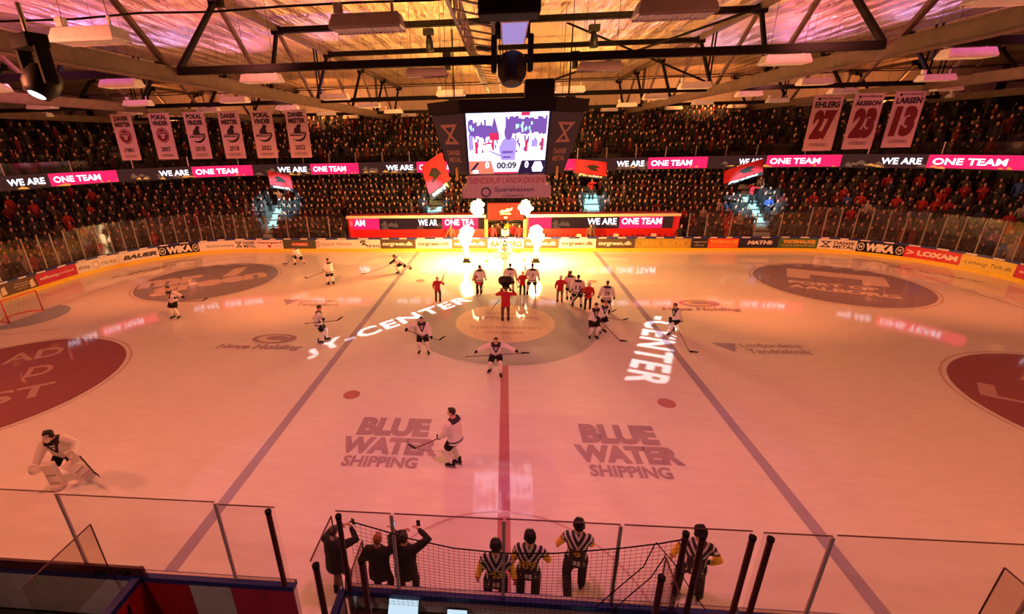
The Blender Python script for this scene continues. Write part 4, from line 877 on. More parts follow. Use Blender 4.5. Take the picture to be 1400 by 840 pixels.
near_board(-2.78, 2.86, 'near side board in front of the scorers box', [(-2.75, 0, 'board_back'), (0, 2.8, 'board_back')])
near_board(2.9, 3.74, 'short near side gate board between dark posts', [(2.92, 3.7, 'board_back')])
near_board(3.86, 14.5, 'near side board right of the scorers box', [(3.9, 9, 'board_back'), (9, 14.4, 'board_back')])
tag(MB().box((-8.3, -15.1, 1.26), (3.5, .05, .22)).build('sight_screen', 'post_dark'), 'dark strip standing on the rail of the left near board', 'panel')
def pane(name, x0, x1, z1, label, post0=None, post1=None, Y=-15.05):
    o = MB().box((0, 0, (z1-1.17)/2), (x1-x0-.02, .014, z1-1.17)).build(name, 'glass', label=label, cat='glass pane', group='near side glass panes'); o.location = ((x0+x1)/2, Y, 1.17)
    MB().box((0, 0, z1-1.17+.004), (x1-x0-.02, .018, .012)).build('top_edge', 'post_dark', o)
    for x, mt, rr in ((x0, post0, None), (x1, post1, None)):
        if mt == 'alu': MB().box((x-(x0+x1)/2, -.0, (z1-1.2)/2), (.055, .03, z1-1.2)).build('post', 'sign_pink', o)
    return o
for a, b, z, n, p0, p1 in [(-13.4, -10.6, 3.0, 'fourth', None, 'alu'), (-10.55, -7.72, 3.0, 'third', None, 'alu'), (-7.68, -4.84, 2.95, 'second', None, 'alu'), (-4.80, -3.8, 2.9, 'first', None, None)]:
    pane('glass_pane', a, b, z, 'clear near glass pane, %s to the left of the open gate' % n, p0, p1)
for a, b, z, n, p0, p1 in [(-2.78, -1.84, 2.89, 'first', None, 'alu'), (-1.80, -.02, 2.89, 'second', None, 'alu'), (0.0, 1.79, 2.9, 'third', None, 'alu'), (1.83, 3.74, 2.9, 'fourth', None, None)]:
    pane('glass_pane', a, b, z, 'clear near glass pane before the officials, %s from the left of the scorers box' % n, p0, p1)
for a, b, z, n, p0, p1 in [(3.88, 4.88, 2.88, 'first', None, 'alu'), (4.92, 7.9, 2.9, 'second', None, 'alu'), (7.95, 11, 2.95, 'third', None, 'alu'), (11.05, 14.4, 2.95, 'fourth', None, None)]:
    pane('glass_pane', a, b, z, 'clear near glass pane, %s to the right of the tall post pair' % n, p0, p1)
for i, (x, y, z0, z1, lab) in enumerate([(-3.9, -15.1, 1.15, 2.86, 'at the left jamb of the open gate'), (-2.71, -15.1, 1.15, 2.83, 'at the right jamb of the open gate'), (-2.72, -16.0, .0, 2.83, 'at the camera side of the open gate'), (-2.1, -15.84, .0, 2.8, 'behind the black coated spectators'), (2.16, -15.84, .0, 2.8, 'at the near right corner of the scorers box'),
                                      (2.75, -15.1, 1.15, 2.84, 'left of the official wearing nine'), (2.98, -15.14, 1.15, 2.84, 'in front of the official wearing nine'), (3.72, -15.1, 1.15, 2.83, 'right of the official wearing nine'), (3.98, -15.1, 1.15, 2.82, 'at the right end of the glass gap')]):
    o = MB().tube([(0, 0, 0), (0, 0, z1-z0)], .045, 12).build('guard_post', 'post_dark', label='dark red padded post '+lab, cat='post', group='padded posts'); o.location = (x, y, z0)
    MB().tube([(0, 0, z1-z0-.03), (0, 0, z1-z0+.02)], .052, 12).build('post_cap', 'soft_black', o)
def side_pane(x, y0, y1, z0, z1, label, mt='plexi'):
    o = MB().box((0, 0, (z1-z0)/2), (.014, y1-y0, z1-z0)).build('partition_glass', mt, label=label, cat='glass pane'); o.location = (x, (y0+y1)/2, z0)
    mb = MB().box((0, 0, z1-z0), (.02, y1-y0, .014)); mb.box((0, (y1-y0)/2, (z1-z0)/2), (.02, .012, z1-z0)); mb.build('edge', 'post_dark', o)
side_pane(-7.22, -16.3, -15.12, 1.17, 2.38, 'low tinted partition pane beside the left near board')
side_pane(7.27, -16.3, -15.12, 1.17, 2.52, 'low tinted partition pane at the right bottom corner')
side_pane(-2.82, -15.95, -15.12, 1.17, 2.85, 'clear side pane at the left of the scorers box', 'glass')
side_pane(-2.3, -15.85, -15.25, 1.17, 2.5, 'grey tinted pane beside the black coated spectators')
side_pane(2.45, -15.85, -15.25, 1.17, 2.5, 'grey tinted pane left of the official wearing nine')
# partition between penalty boxes, back floor
t = empty('partition_board', (-6.7, -15.7, 0), label='red partition board with blue rail at the bottom left', cat='partition')
MB().box((0, 0, .55), (.1, 1.25, 1.05)).build('panel', 'red', t); MB().box((0, 0, 1.12), (.16, 1.27, .12)).build('top_rail', 'rail_blue', t, bevel=.01); MB().box((.06, .2, .55), (.02, .03, .8)).build('joint', 'soft_black', t); MB().ball((.09, .1, .8), (.04, .06, .06), 8).build('latch', 'soft_black', t)
for x, lab in ((-2.84, 'narrow blue railed board at the left side of the scorers box'), (2.9, 'narrow blue railed board at the right side of the scorers box')):
    t = empty('partition_board', (x, -15.6, 0), label=lab, cat='partition'); MB().box((0, 0, .55), (.08, .95, 1.05)).build('panel', 'board_back', t); MB().box((0, 0, 1.12), (.12, .97, .12)).build('top_rail', 'rail_blue', t, bevel=.01)
tag(MB().tube([(0, 0, 0), (.3, .1, .02), (.6, .0, .06), (.8, .15, .02)], .05, 8).build('safety_chain', 'soft_black', label='dark clamp fittings on the rail by the low partition pane', cat='fitting'), None).location = (-7.5, -15.15, 1.2)
MB().box((-8.6, -17.2, .02), (9.5, 4.1, .04)).build('floor_penalty_box', 'concrete', kind='structure')
tag(MB().box((-9.6, -16.9, .45), (1.5, .5, .08)).box((-9.6, -17.1, .2), (1.4, .06, .4)).build('bench_seat', 'aisle_paint'), 'pale green bench corner at the bottom left', 'bench')
# scorers desk with monitors
t = empty('scorers_desk', (0, -15.45, 0), label='dark scorers desk behind the near board', cat='desk')
MB().box((0, 0, .74), (5.3, .62, .05)).build('desktop', 'desk', t, bevel=.01)
for x in (-2.5, -.9, .9, 2.5): MB().box((x, 0, .36), (.05, .56, .72)).build('leg', 'dark_steel', t)
MB().box((0, .32, .98), (5.3, .04, .1)).build('backsplash', 'sign_pink', t)
for i, (x, wd, ht, lab) in enumerate([(-1.74, .52, .3, 'wide monitor with white scoresheet at the left of the desk'), (-.80, .34, .2, 'small monitor second from the left on the desk'), (1.35, .38, .2, 'small monitor at the right of the desk')]):
    t = empty('computer_monitor', (x, -15.36, .765), label=lab, cat='monitor', group='monitors on the scorers desk'); R = Matrix.Rotation(-.75, 3, 'X')
    MB().box((0, 0, .01), (.2, .16, .02)).build('base', 'soft_black', t); MB().box((0, .03, .08), (.04, .03, .14)).build('stem', 'soft_black', t)
    f = lambda u, v, o=0: R @ Vector((u*wd, -o, v*ht))+Vector((0, .02, .06))
    MB().prism([(-.53, -.05), (.53, -.05), (.53, 1.06), (-.53, 1.06)], lambda u, v, w: f(u, v, -w), .025).build('casing', 'black', t)
    s = MB().add([f(-.5, 0, .003), f(.5, 0, .003), f(.5, 1, .003), f(-.5, 1, .003)], [(0, 1, 2, 3)]).build('display', 'monitor', t)
    if i == 0:
        MB().add([f(-.46, .05, .006), f(-.3, .05, .006), f(-.3, .22, .006), f(-.46, .22, .006)], [(0, 1, 2, 3)]).build('red_box', 'monitor_red', s); MB().add([f(.3, .05, .006), f(.46, .05, .006), f(.46, .22, .006), f(.3, .22, .006)], [(0, 1, 2, 3)]).build('green_box', 'monitor_green', s)
for x, y, r, lab in ((-1.2, -15.45, .08, 'left'), (.4, -15.5, .09, 'middle'), (.95, -15.42, .08, 'right')):
    t = empty('headset', (x, y, .77), .5, label='black headset lying on the scorers desk, the %s one' % lab, cat='headset', group='headsets on the desk')
    MB().tube([(-r, 0, .04), (-r*.8, 0, .1), (0, 0, .15), (r*.8, 0, .1), (r, 0, .04)], .012, 8).build('headband', 'soft_black', t)
    for sx in (-1, 1): MB().ball((sx*r, 0, .04), (.025, .04, .045), 8).build('ear_cup', 'black', t)
# sagging safety net in front of the officials
tops = [(478, 713), (520, 725), (560, 737), (620, 750), (690, 757), (760, 757), (850, 750), (900, 744), (935, 738)]
TP = [at(a, b, Y=-15.2) for a, b in tops]
def top_at(x):
    for p, q in zip(TP, TP[1:]):
        if p.x <= x <= q.x: return p.z+(q.z-p.z)*(x-p.x)/(q.x-p.x)
    return TP[-1].z
mb = MB(); X0, X1 = TP[0].x, TP[-1].x; NV, NH = 62, 24
for i in range(NV+1):
    x = X0+(X1-X0)*i/NV; zt = top_at(x); mb.tube([(x, -15.2-.05*math.sin(PI*k/4), .95+(zt-.95)*k/4) for k in range(5)], .0028, 3)
for k in range(NH):
    fz = k/NH; mb.tube([(X0+(X1-X0)*i/30, -15.2-.05*math.sin(PI*fz), .95+(top_at(X0+(X1-X0)*i/30)-.95)*fz) for i in range(31)], .0028, 3)
nt_ = mb.build('safety_net', 'soft_black', label='sagging black safety net hung between posts before the officials', cat='net')
MB().tube([(p.x, p.y, p.z) for p in TP], .011, 6).build('border_rope', 'soft_black', nt_)
for P in ([(895, 745), (880, 775), (850, 800), (815, 830)], [(897, 742), (925, 775), (940, 800), (965, 835)], [(910, 760), (890, 790), (860, 815), (835, 838)]):
    MB().tube([at(a, b, Y=-15.27) for a, b in P], .009, 5).build('loose_cord', 'soft_black', nt_)
for i, P in enumerate(([(470, 742), (450, 735), (443, 760)],)):
    pass
# ================================================================ people
DG = None
def eval_mesh(name, mb, mats, mods, smooth=True):
    o = link('work', mb.mesh('work', 'white')); 
    for typ, kw in mods:
        m_ = o.modifiers.new('m', typ)
        for k, v in kw.items(): setattr(m_, k, v)
    dg = bpy.context.evaluated_depsgraph_get(); me = bpy.data.meshes.new_from_object(o.evaluated_get(dg)); bpy.data.objects.remove(o)
    me.name = name; me.materials.clear()
    for q in (mats if isinstance(mats, (list, tuple)) else [mats]): me.materials.append(M[q])
    n = len(me.polygons); me.polygons.foreach_set('material_index', [0]*n); me.polygons.foreach_set('use_smooth', [smooth]*n); return me
def remesh(name, mb, mats, vox=.02, sm=2):
    return eval_mesh(name, mb, mats, [('REMESH', dict(mode='VOXEL', voxel_size=vox, use_smooth_shade=True)), ('SMOOTH', dict(factor=.5, iterations=sm))])
def add_geo(me, mb):
    """append loose detail (eyes, mouth, fingers) to a finished mesh"""
    bm = bmesh.new(); bm.from_mesh(me); vs = [bm.verts.new(v) for v in mb.v]
    for f, m_ in zip(mb.f, mb.m):
        try: q = bm.faces.new([vs[i] for i in f]); q.material_index = m_; q.smooth = True
        except ValueError: pass
    bm.to_mesh(me); bm.free(); me.update(); return me
def ik(a, b, l1, l2, pole):
    d = b-a; L = min(d.length, (l1+l2)*.998); d.normalize(); x = (l1*l1-l2*l2+L*L)/(2*L); h = math.sqrt(max(0, l1*l1-x*x))
    p = pole-d*pole.dot(d); p.normalize(); return a+d*x+p*h, a+d*L
V3 = lambda *a: Vector(a)
def ell(c, R, rx, ry, n=16): return [c+R @ V3(rx*math.cos(2*PI*k/n), ry*math.sin(2*PI*k/n), 0) for k in range(n)]
def torso_loft(mb, P, R, prof): mb.loft([ell(P+R @ V3(0, o, t), R, a, b) for t, a, b, o in prof])
def hand_geo(mb, w, d, side, m=0, fat=1., curl=.9, palm=None):
    """palm, four unequal curled fingers and a side thumb; w wrist, d forearm direction"""
    d = d.normalized(); n = palm if palm else V3(-side, .2, -.2); n = (n-d*n.dot(d)).normalized(); s = d.cross(n)*(1)
    c = w+d*.05; mb.ball(w+d*.045, (.04*fat, .05, .02*fat), 10, m, Matrix((s, d, n)).transposed())
    for i, L in enumerate((.070, .080, .075, .058)):
        b = w+d*.085+s*((i-1.5)*.020*fat); p1 = b+d*L*.45+n*L*.12*curl; p2 = p1+(d*(1-.75*curl)+n*curl).normalized()*L*.32; p3 = p2+(d*(-.35*curl+.3)+n).normalized()*L*.28
        mb.tube([b-d*.03, b, p1, p2, p3], [.009*fat, .0095*fat, .009*fat, .0085*fat, .007*fat], 6, m, True)
    b = w+d*.03-s*.034*fat; mb.tube([b, b+(d*.5-s*.6+n*.4).normalized()*.035, b+(d*.8-s*.5+n*.7).normalized()*.062], [.012*fat, .011*fat, .008*fat], 6, m, True)
def head_parts(mb, det, c, R, male=True):
    T = lambda x, y, z: c+R @ V3(x, y, z)
    mb.ball(T(0, -.008, .022), (.076, .094, .095), 16, 0, R); mb.ball(T(0, .022, -.055), (.056, .062, .062), 12, 0, R); mb.ball(T(0, .055, -.088), (.03, .028, .024), 10, 0, R)
    mb.tube([T(0, .085, .012), T(0, .108, -.022), T(0, .088, -.032)], [.011, .017, .012], 8)
    mb.ball(T(0, .078, .034), (.055, .02, .012), 8, 0, R)
    for s in (-1, 1): mb.ball(T(s*.078, -.01, -.008), (.012, .02, .03), 8, 0, R)
    for s in (-1, 1): det.ball(T(s*.032, .083, .008), (.014, .012, .009), 8, 1, R)
    det.ball(T(0, .086, -.056), (.024, .008, .006), 8, 2, R)
def hair_mesh(c, R, style):
    mb = MB(); T = lambda x, y, z: c+R @ V3(x, y, z)
    if style == 'long': mb.ball(T(0, -.02, .035), (.088, .102, .10), 16, 0, R); mb.ball(T(0, -.075, -.06), (.07, .045, .12), 12, 0, R); mb.ball(T(.06, -.03, -.04), (.03, .05, .09), 10, 0, R); mb.ball(T(-.06, -.03, -.04), (.03, .05, .09), 10, 0, R)
    elif style == 'bun': mb.ball(T(0, -.02, .035), (.086, .102, .098), 16, 0, R); mb.ball(T(0, -.09, .09), (.045, .045, .045), 12, 0, R)
    else: mb.ball(T(0, -.022, .042), (.083, .095, .088), 16, 0, R); mb.ball(T(0, -.06, .0), (.068, .05, .07), 12, 0, R); mb.ball(T(0, .05, .098), (.055, .04, .022), 10, 0, R)
    return remesh('hair', mb, 'hair_dark', .014, 1)
def helmet_mesh(c, R):
    mb = MB(); T = lambda x, y, z: c+R @ V3(x, y, z)
    mb.ball(T(0, -.015, .045), (.108, .128, .10), 18, 0, R); mb.ball(T(0, -.06, -.01), (.095, .07, .085), 14, 0, R)
    for s in (-1, 0, 1): mb.tube([T(s*.05, .085, .085), T(s*.055, .0, .15), T(s*.05, -.1, .11)], [.010, .012, .010], 8)
    for s in (-1, 1): mb.ball(T(s*.095, .0, -.025), (.022, .045, .05), 10, 0, R)
    return remesh('helmet', mb, 'black', .014, 1)
def shoe_mesh(skate):
    mb = MB()
    z0 = .06 if skate else .0; n = 10
    def sec(y, w, h, base): return [V3(w*math.cos(2*PI*k/n), y, z0+base+h/2+h/2*math.sin(2*PI*k/n)) for k in range(n)]
    mb.loft([sec(-.09, .03, .09, .0), sec(-.075, .042, .12, 0), sec(-.02, .045, .12, 0), sec(.06, .046, .09, 0), (sec(.14, .047, .065, 0)), sec(.18, .035, .05, 0), sec(.195, .015, .03, .005)])
    mb.tube([V3(0, -.03, z0+.06), V3(0, -.03, z0+.20)], [.05, .056], 10)
    me = remesh('shoe', mb, ['soft_black', 'grey', 'steel'], .014, 1); d = MB()
    if skate:
        d.loft([[V3(x, y, z) for x, y in ((-.018, -.09), (.018, -.09), (.018, .16), (-.018, .16))] for z in (.062, .03)], 1); d.box((0, .03, .017), (.006, .30, .034), None, 2)
    return add_geo(me, d) if skate else me
SHOES = {}
def shoe(skate):
    if skate not in SHOES: SHOES[skate] = shoe_mesh(skate)
    return SHOES[skate]
def attach(name, me, par): return link(name, me, par)
def person(label, loc, rz, outfit='player', s=1.0, lean=.12, hip=.95, fL=(-.14, .02), fR=(.14, .02), toeL=.25, toeR=-.25, hL=(-.38, .12, .86), hR=(.38, .12, .86), look_=(0, -.1), hair='short', hair_mat='hair_dark', group=None, number=None, name_=None, twist=0, liftL=0, liftR=0, side=0, jacket='cloth_red', trousers='cloth_black', vox=.018, elbow=None, mask=False):
    root = empty('person', loc, rz, label=label, cat='person', group=group); root.scale = (s, s, s)
    sk = outfit in ('player', 'referee', 'goalie'); ank = .13 if sk else .09
    sd = Matrix.Rotation(-lean, 3, 'X') @ Matrix.Rotation(side, 3, 'Y'); Rt = sd @ Matrix.Rotation(twist, 3, 'Z'); P = V3(0, -.02-.25*math.sin(lean), hip)
    sh = {a: P+Rt @ V3(a*.20, 0, .47) for a in (-1, 1)}; hp = {a: P+V3(a*.095, 0, -.02) for a in (-1, 1)}
    feet = {-1: V3(fL[0], fL[1], ank+liftL), 1: V3(fR[0], fR[1], ank+liftR)}
    knee = {}; an = {}
    for a in (-1, 1): knee[a], an[a] = ik(hp[a], feet[a], .45, .43, V3(a*.18, 1, .0))
    hands = {-1: Vector(hL), 1: Vector(hR)}; elb = {}; wr = {}
    for a in (-1, 1): elb[a], wr[a] = ik(sh[a], hands[a], .30, .26, V3(a*.7, -.6, -.35) if elbow is None else V3(a*elbow[0], elbow[1], elbow[2]))
    Rh = Matrix.Rotation(look_[0], 3, 'Z') @ Matrix.Rotation(look_[1]-lean*.35, 3, 'X'); hc = P+Rt @ V3(0, .015, .70)+V3(0, .02, .0)
    # ---- continuous body
    mb = MB(); det = MB()
    torso_loft(mb, P, Rt, [(-.10, .14, .11, 0), (0, .165, .115, 0), (.15, .145, .10, 0), (.3, .17, .115, .005), (.45, .185, .11, 0), (.52, .14, .085, 0), (.575, .06, .06, 0)])
    mb.tube([P+Rt @ V3(0, 0, .5), hc+Rh @ V3(0, -.01, -.06)], [.062, .055], 10)
    for a in (-1, 1):
        mb.tube([sh[a]-Rt @ V3(a*.05, 0, 0), sh[a], (sh[a]*.5+elb[a]*.5), elb[a], (elb[a]*.6+wr[a]*.4), wr[a]], [.055, .062, .052, .042, .043, .030], 10, 0, True)
        mb.tube([hp[a], hp[a]*.5+knee[a]*.5, knee[a], knee[a]*.65+an[a]*.35, an[a], an[a]-V3(0, 0, .04)], [.092, .08, .056, .058, .04, .045], 10, 0, True)
    head_parts(mb, det, hc, Rh)
    if outfit != 'player' and outfit != 'goalie':
        for a in (-1, 1): hand_geo(det, wr[a], wr[a]-elb[a], a, 0)
    me = remesh('body', mb, ['skin', 'eye', 'lip'], vox, 2); add_geo(me, det); attach('body', me, root)
    # ---- shoes
    for a, toe in ((-1, toeL), (1, toeR)):
        o = attach('skate' if sk else 'shoe', shoe(sk), root); o.location = an[a]-V3(0, 0, ank); o.rotation_euler = (0, 0, toe)
        if a == -1 and liftL: o.rotation_euler = (-.5, 0, toe)
        if a == 1 and liftR: o.rotation_euler = (-.5, 0, toe)
    # ---- trousers
    mb = MB(); torso_loft(mb, P, Rt, [(-.15, .17, .14, 0), (-.05, .19, .145, 0), (.1, .18, .13, 0)])
    if outfit in ('player', 'goalie'):
        for a in (-1, 1):
            k = hp[a]*.2+knee[a]*.8; mb.tube([hp[a], hp[a]*.5+k*.5, k], [.12, .125, .115], 12)
        attach('shorts', remesh('shorts', mb, 'soft_black', .022, 2), root)
        for a in (-1, 1):
            q = MB(); q.tube([hp[a]*.3+knee[a]*.7, knee[a], knee[a]*.65+an[a]*.35, an[a]+V3(0, 0, .06)], [.075, .082, .085, .058], 12, 0, True); attach('sock', remesh('sock', q, 'cloth_white', .018, 1), root)
    else:
        w_ = 1.0 if outfit != 'referee' else 1.2
        for a in (-1, 1): mb.tube([hp[a], hp[a]*.5+knee[a]*.5, knee[a], knee[a]*.5+an[a]*.5, an[a]+V3(0, 0, .0)], [.105*w_, .098*w_, .078*w_, .074*w_, .066*w_], 12, 0, True)
        attach('trousers', remesh('trousers', mb, trousers, .02, 2), root)
    # ---- upper garment
    mb = MB()
    if outfit in ('player', 'goalie'): g = 1.12 if outfit == 'player' else 1.3; prof = [(-.14, .21*g, .16*g, 0), (-.02, .205*g, .155*g, 0), (.15, .195*g, .14*g, 0), (.3, .205*g, .14*g, 0), (.44, .20*g, .13*g, 0), (.52, .15*g, .10*g, 0), (.565, .085, .08, 0)]; sl = [.095*g, .088*g, .08*g, .07*g, .062*g]
    elif outfit == 'referee': prof = [(-.09, .195, .155, 0), (.02, .19, .15, 0), (.15, .185, .14, 0), (.3, .205, .145, 0), (.45, .205, .13, 0), (.53, .14, .10, 0), (.565, .08, .075, 0)]; sl = [.085, .078, .07, .062, .055]
    else: g = 1.0 if outfit != 'photographer' else 1.12; prof = [(-.17, .20*g, .155*g, 0), (-.02, .20*g, .15*g, 0), (.15, .185*g, .14*g, 0), (.3, .20*g, .14*g, 0), (.45, .20*g, .125*g, 0), (.53, .14, .10, 0), (.575, .08, .078, 0)]; sl = [.08*g, .075*g, .066*g, .058, .05]
    torso_loft(mb, P, Rt, prof)
    for a in (-1, 1): mb.tube([sh[a]-Rt @ V3(a*.06, 0, .0), sh[a]-V3(0, 0, .01), sh[a]*.5+elb[a]*.5, elb[a], elb[a]*.5+wr[a]*.5, elb[a]*.1+wr[a]*.9], [sl[0]*.9, sl[0], sl[1], sl[2], sl[3], sl[4]], 12, 0, True)
    jm = 'jersey' if outfit in ('player', 'goalie') else 'ref_jersey' if outfit == 'referee' else jacket
    me = remesh('jersey', mb, jm, .02, 2)
    if jm in ('jersey', 'ref_jersey'):
        n = len(me.vertices); co = np.empty(n*3); me.vertices.foreach_get('co', co); co = co.reshape(-1, 3)-np.array(P); A = np.array(Rt)
        t_ = np.ascontiguousarray((co @ A)[:, [0, 2, 1]].astype(np.float32))
        at_ = me.attributes.new('torso', 'FLOAT_VECTOR', 'POINT'); at_.data.foreach_set('vector', t_.ravel())
    j = attach('jersey' if jm in ('jersey', 'ref_jersey') else 'jacket', me, root)
    def back_text(txt, x0, x1, y0, y1, mt, front=False, nm='back_number'):
        if j.type != 'MESH': return
        from mathutils.bvhtree import BVHTree
        bv = BVHTree.FromPolygons([v.co for v in me.vertices], [tuple(p.vertices) for p in me.polygons]); q = MB(); sg = 1 if front else -1
        def f(u, v):
            o = P+Rt @ V3((u if not front else -u)*1.0, sg*.6, v); h = bv.ray_cast(o, Rt @ V3(0, -sg, 0)); b = h[0] if h[0] else P+Rt @ V3(u, sg*.15, v)
            return b+Rt @ V3(0, sg*.006, 0)
        text_into(q, txt, f, x0, x1, y0, y1, .03); q.build(nm, mt, j)
    if number: back_text(number, -.062*len(number), .062*len(number), .12 if outfit == 'referee' else .08, .31 if outfit == 'referee' else .30, 'cloth_yellow' if outfit == 'referee' else 'ink')
    if name_: back_text(name_, -.13, .13, .35, .41, 'ink', nm='back_name')
    # ---- gloves, head wear, goalie gear
    if outfit in ('player', 'goalie'):
        for a in (-1, 1):
            d = (wr[a]-elb[a]).normalized(); q = MB(); q.tube([wr[a]-d*.10, wr[a]-d*.02, wr[a]+d*.05], [.068, .062, .055], 12, 0, True); hand_geo(q, wr[a]+d*.0, d, a, 0, 1.75)
            attach('glove', remesh('glove', q, 'soft_black' if outfit == 'player' else 'pad_white', .012, 1), root)
    if outfit == 'referee': attach('helmet', helmet_mesh(hc, Rh), root)
    elif mask:
        attach('helmet', helmet_mesh(hc, Rh), root)
        q = MB()
        for i in range(5): z = -.07+.035*i; q.tube([hc+Rh @ V3(x, .125-abs(x)*.45, z) for x in (-.09, -.045, 0, .045, .09)], .006, 6)
        for x in (-.06, -.02, .02, .06): q.tube([hc+Rh @ V3(x, .13-abs(x)*.45, z) for z in (-.09, -.03, .03, .08)], .006, 6)
        q.ball(hc+Rh @ V3(0, .075, -.10), (.07, .06, .05), 12, 0, Rh); q.build('face_cage', 'pad_white', root, True)
    elif outfit == 'child':
        h = helmet_mesh(hc, Rh); h.materials[0] = M['white']; attach('helmet', h, root)
    else:
        h = hair_mesh(hc, Rh, hair); h.materials[0] = M[hair_mat]; attach('hair', h, root)
    if outfit == 'goalie':
        for a in (-1, 1):
            up = (knee[a]-an[a]).normalized(); fw = V3(math.sin(-(toeL if a < 0 else toeR)), math.cos(toeL if a < 0 else toeR), 0); rt = fw.cross(up).normalized(); fw = up.cross(rt)
            Rp = Matrix((rt, fw, up)).transposed(); c = an[a]+up*.34+fw*.07; q = MB(); q.box(c, (.30, .13, .80), Rp); q.box(c+fw*.03+up*.28, (.28, .12, .22), Rp); q.box(c-up*.36+fw*.06, (.26, .18, .14), Rp)
            o = q.build('leg_pad', 'pad_white', root, bevel=.035); q = MB()
            for z in (-.22, .02): q.box(c+fw*.067+up*z, (.22, .01, .03), Rp)
            q.build('pad_stripe', 'grey', o)
        d = (wr[1]-elb[1]).normalized(); q = MB(); q.ball(wr[1]+d*.10, (.14, .06, .16), 12); q.ball(wr[1]+d*.14+V3(0, .03, 0), (.10, .05, .10), 12); attach('catching_glove', remesh('catching_glove', q, 'pad_white', .02, 1), root)
        q = MB(); q.box(wr[-1]+V3(-.02, .09, -.06), (.22, .06, .38), Matrix.Rotation(.3, 3, 'Y')); q.build('blocker', 'pad_white', root, bevel=.02)
    root['joints'] = 0; del root['joints']
    return root
def stick(label, butt, heel, bdir, mt='stick', length=None, goalie=False):
    b, h, d = Vector(butt), Vector(heel), Vector(bdir).normalized()
    t = empty('hockey_stick', h, label=label, cat='hockey stick', group='hockey sticks'); o = h
    mb = MB().tube([b-o, (b-o)*.5, V3(0, 0, .02)], .016, 8); ax = (b-h).normalized(); mb.tube([b-o, b-o-ax*.12], .02, 8); mb.build('shaft', mt, t)
    q = MB(); up = V3(0, 0, 1) if abs(d.z) < .7 else V3(0, 1, 0); L = .30; hh = .075
    if goalie: q.beam(V3(0, 0, .02), ax*.6, .02, .09, up=d)
    n = d.cross(up).normalized()
    rings = [[d*(L*f)+n*(x+.03*f*f)+up*(z*(1-.35*f)) for x, z in ((-.006, 0), (.006, 0), (.006, hh), (-.006, hh))] for f in (-.04, .25, .5, .75, 1)]
    q.loft(rings); q.build('blade', 'soft_black', t); return t
FC, AW, LE, RI = PI, 0, PI/2, -PI/2
def Lp(loc, rz, s, w_): return Matrix.Rotation(-rz, 3, 'Z') @ (Vector(w_)-Vector(loc))/s
def with_stick(label, slabel, loc, rz, b, h, bd, fl, fr_, **k):
    """person whose gloves close on a stick that runs from b to h in world space; fl and fr_ place the hands along it"""
    s = k.get('s', 1.0); b, h = Vector(b), Vector(h); hl = (Lp(loc, rz, s, b+(h-b)*fl) if fl is not None else None); hr = (Lp(loc, rz, s, b+(h-b)*fr_) if fr_ is not None else None)
    off = V3(0, -.04, .06)
    if hl: k['hL'] = hl+off
    if hr: k['hR'] = hr+off
    p = person(label, loc, rz, **k); stick(slabel, b, h, bd); return p
G = lambda x, y: ground(x, y)
# -- skaters in white
PG = None
with_stick('dark haired player in white standing alone at the big left lettering on the near ice', 'stick of the lone player at the big left lettering', G(622, 638), 1.15, at(611, 594, Y=-10.2), (-2.62, -9.85, .03), (-.8, .5, 0), None, .06, s=1.07, lean=.08, fL=(-.08, .04), fR=(.10, -.05), toeL=.3, toeR=.1, hL=(-.2, .3, .95), look_=(.3, .0), twist=-.2)
with_stick('player in white skating towards the camera at the front of the centre circle', 'level stick across the player at the front of the centre circle', G(678, 511), FC, at(636, 488, Y=-5.3), at(713, 484, Y=-5.3), (1, .2, .0), .95, .1, s=1.03, lean=.42, hip=.82, fL=(-.17, .22), fR=(.22, -.1), toeL=.2, toeR=-.5, look_=(0, .2))
with_stick('player in white facing the camera at the left edge of the centre circle', 'stick of the player at the left edge of the centre circle', G(579, 484), FC+.15, at(555, 452, Y=-3.75), at(601, 466, Y=-3.9), (.5, .1, .35), .75, .03, s=1.02, lean=.22, hip=.92, fL=(-.2, .04), fR=(.16, -.05), look_=(0, .1))
with_stick('player in white on the lit floor lettering left of the left blue line', 'level stick of the player left of the left blue line', G(441, 468.5), RI+.35, at(417, 442.5, Y=-2.9), at(462, 439, Y=-2.9), (.6, .1, .45), .62, .42, s=1.03, lean=.14, fL=(-.12, .18), fR=(.12, -.10), toeL=.2, toeR=-.2)
with_stick('player in white facing the camera in front of the dark end circle on the left', 'stick of the player in front of the dark left end circle', G(242, 435.5), FC-.1, at(240, 412.5, Y=-.2), at(278, 412, Y=-.3), (.6, .1, .35), .5, .1, s=1.04, lean=.16, hip=.94, fL=(-.16, .0), fR=(.13, .05), hR=(.28, .15, .85))
with_stick('player in yellow lit white jersey bending by the far boards near the green board', 'stick of the bending player by the green board', G(409, 363), LE-.5, at(402, 350, Y=10.8), at(392, 361.5, Y=10.7), (-.7, -.4, .1), .02, .3, s=1.0, lean=.65, hip=.78, fL=(-.15, .25), fR=(.2, -.45), liftR=.12, toeR=-.4)
with_stick('player in white seen from behind between the dark end circle and the left blue line', 'long stick held low by the player left of the far left blue line', G(453, 390), LE-.75, at(446, 370, Y=5.9), at(420, 381, Y=6.0), (-.6, .3, .02), .05, .25, s=1.0, lean=.2, fL=(-.14, .1), fR=(.14, -.05))
with_stick('player in red shorts striding fast across the left blue line', 'long stick of the striding player on the left blue line', G(547, 374), LE, at(540, 359, Y=8.6), (-9.6, 8.3, .03), (-.9, -.2, 0), .0, .22, s=1.02, lean=.85, hip=.74, fL=(-.12, .1), fR=(.22, -.75), liftR=.22, toeR=-.5, look_=(0, .5))
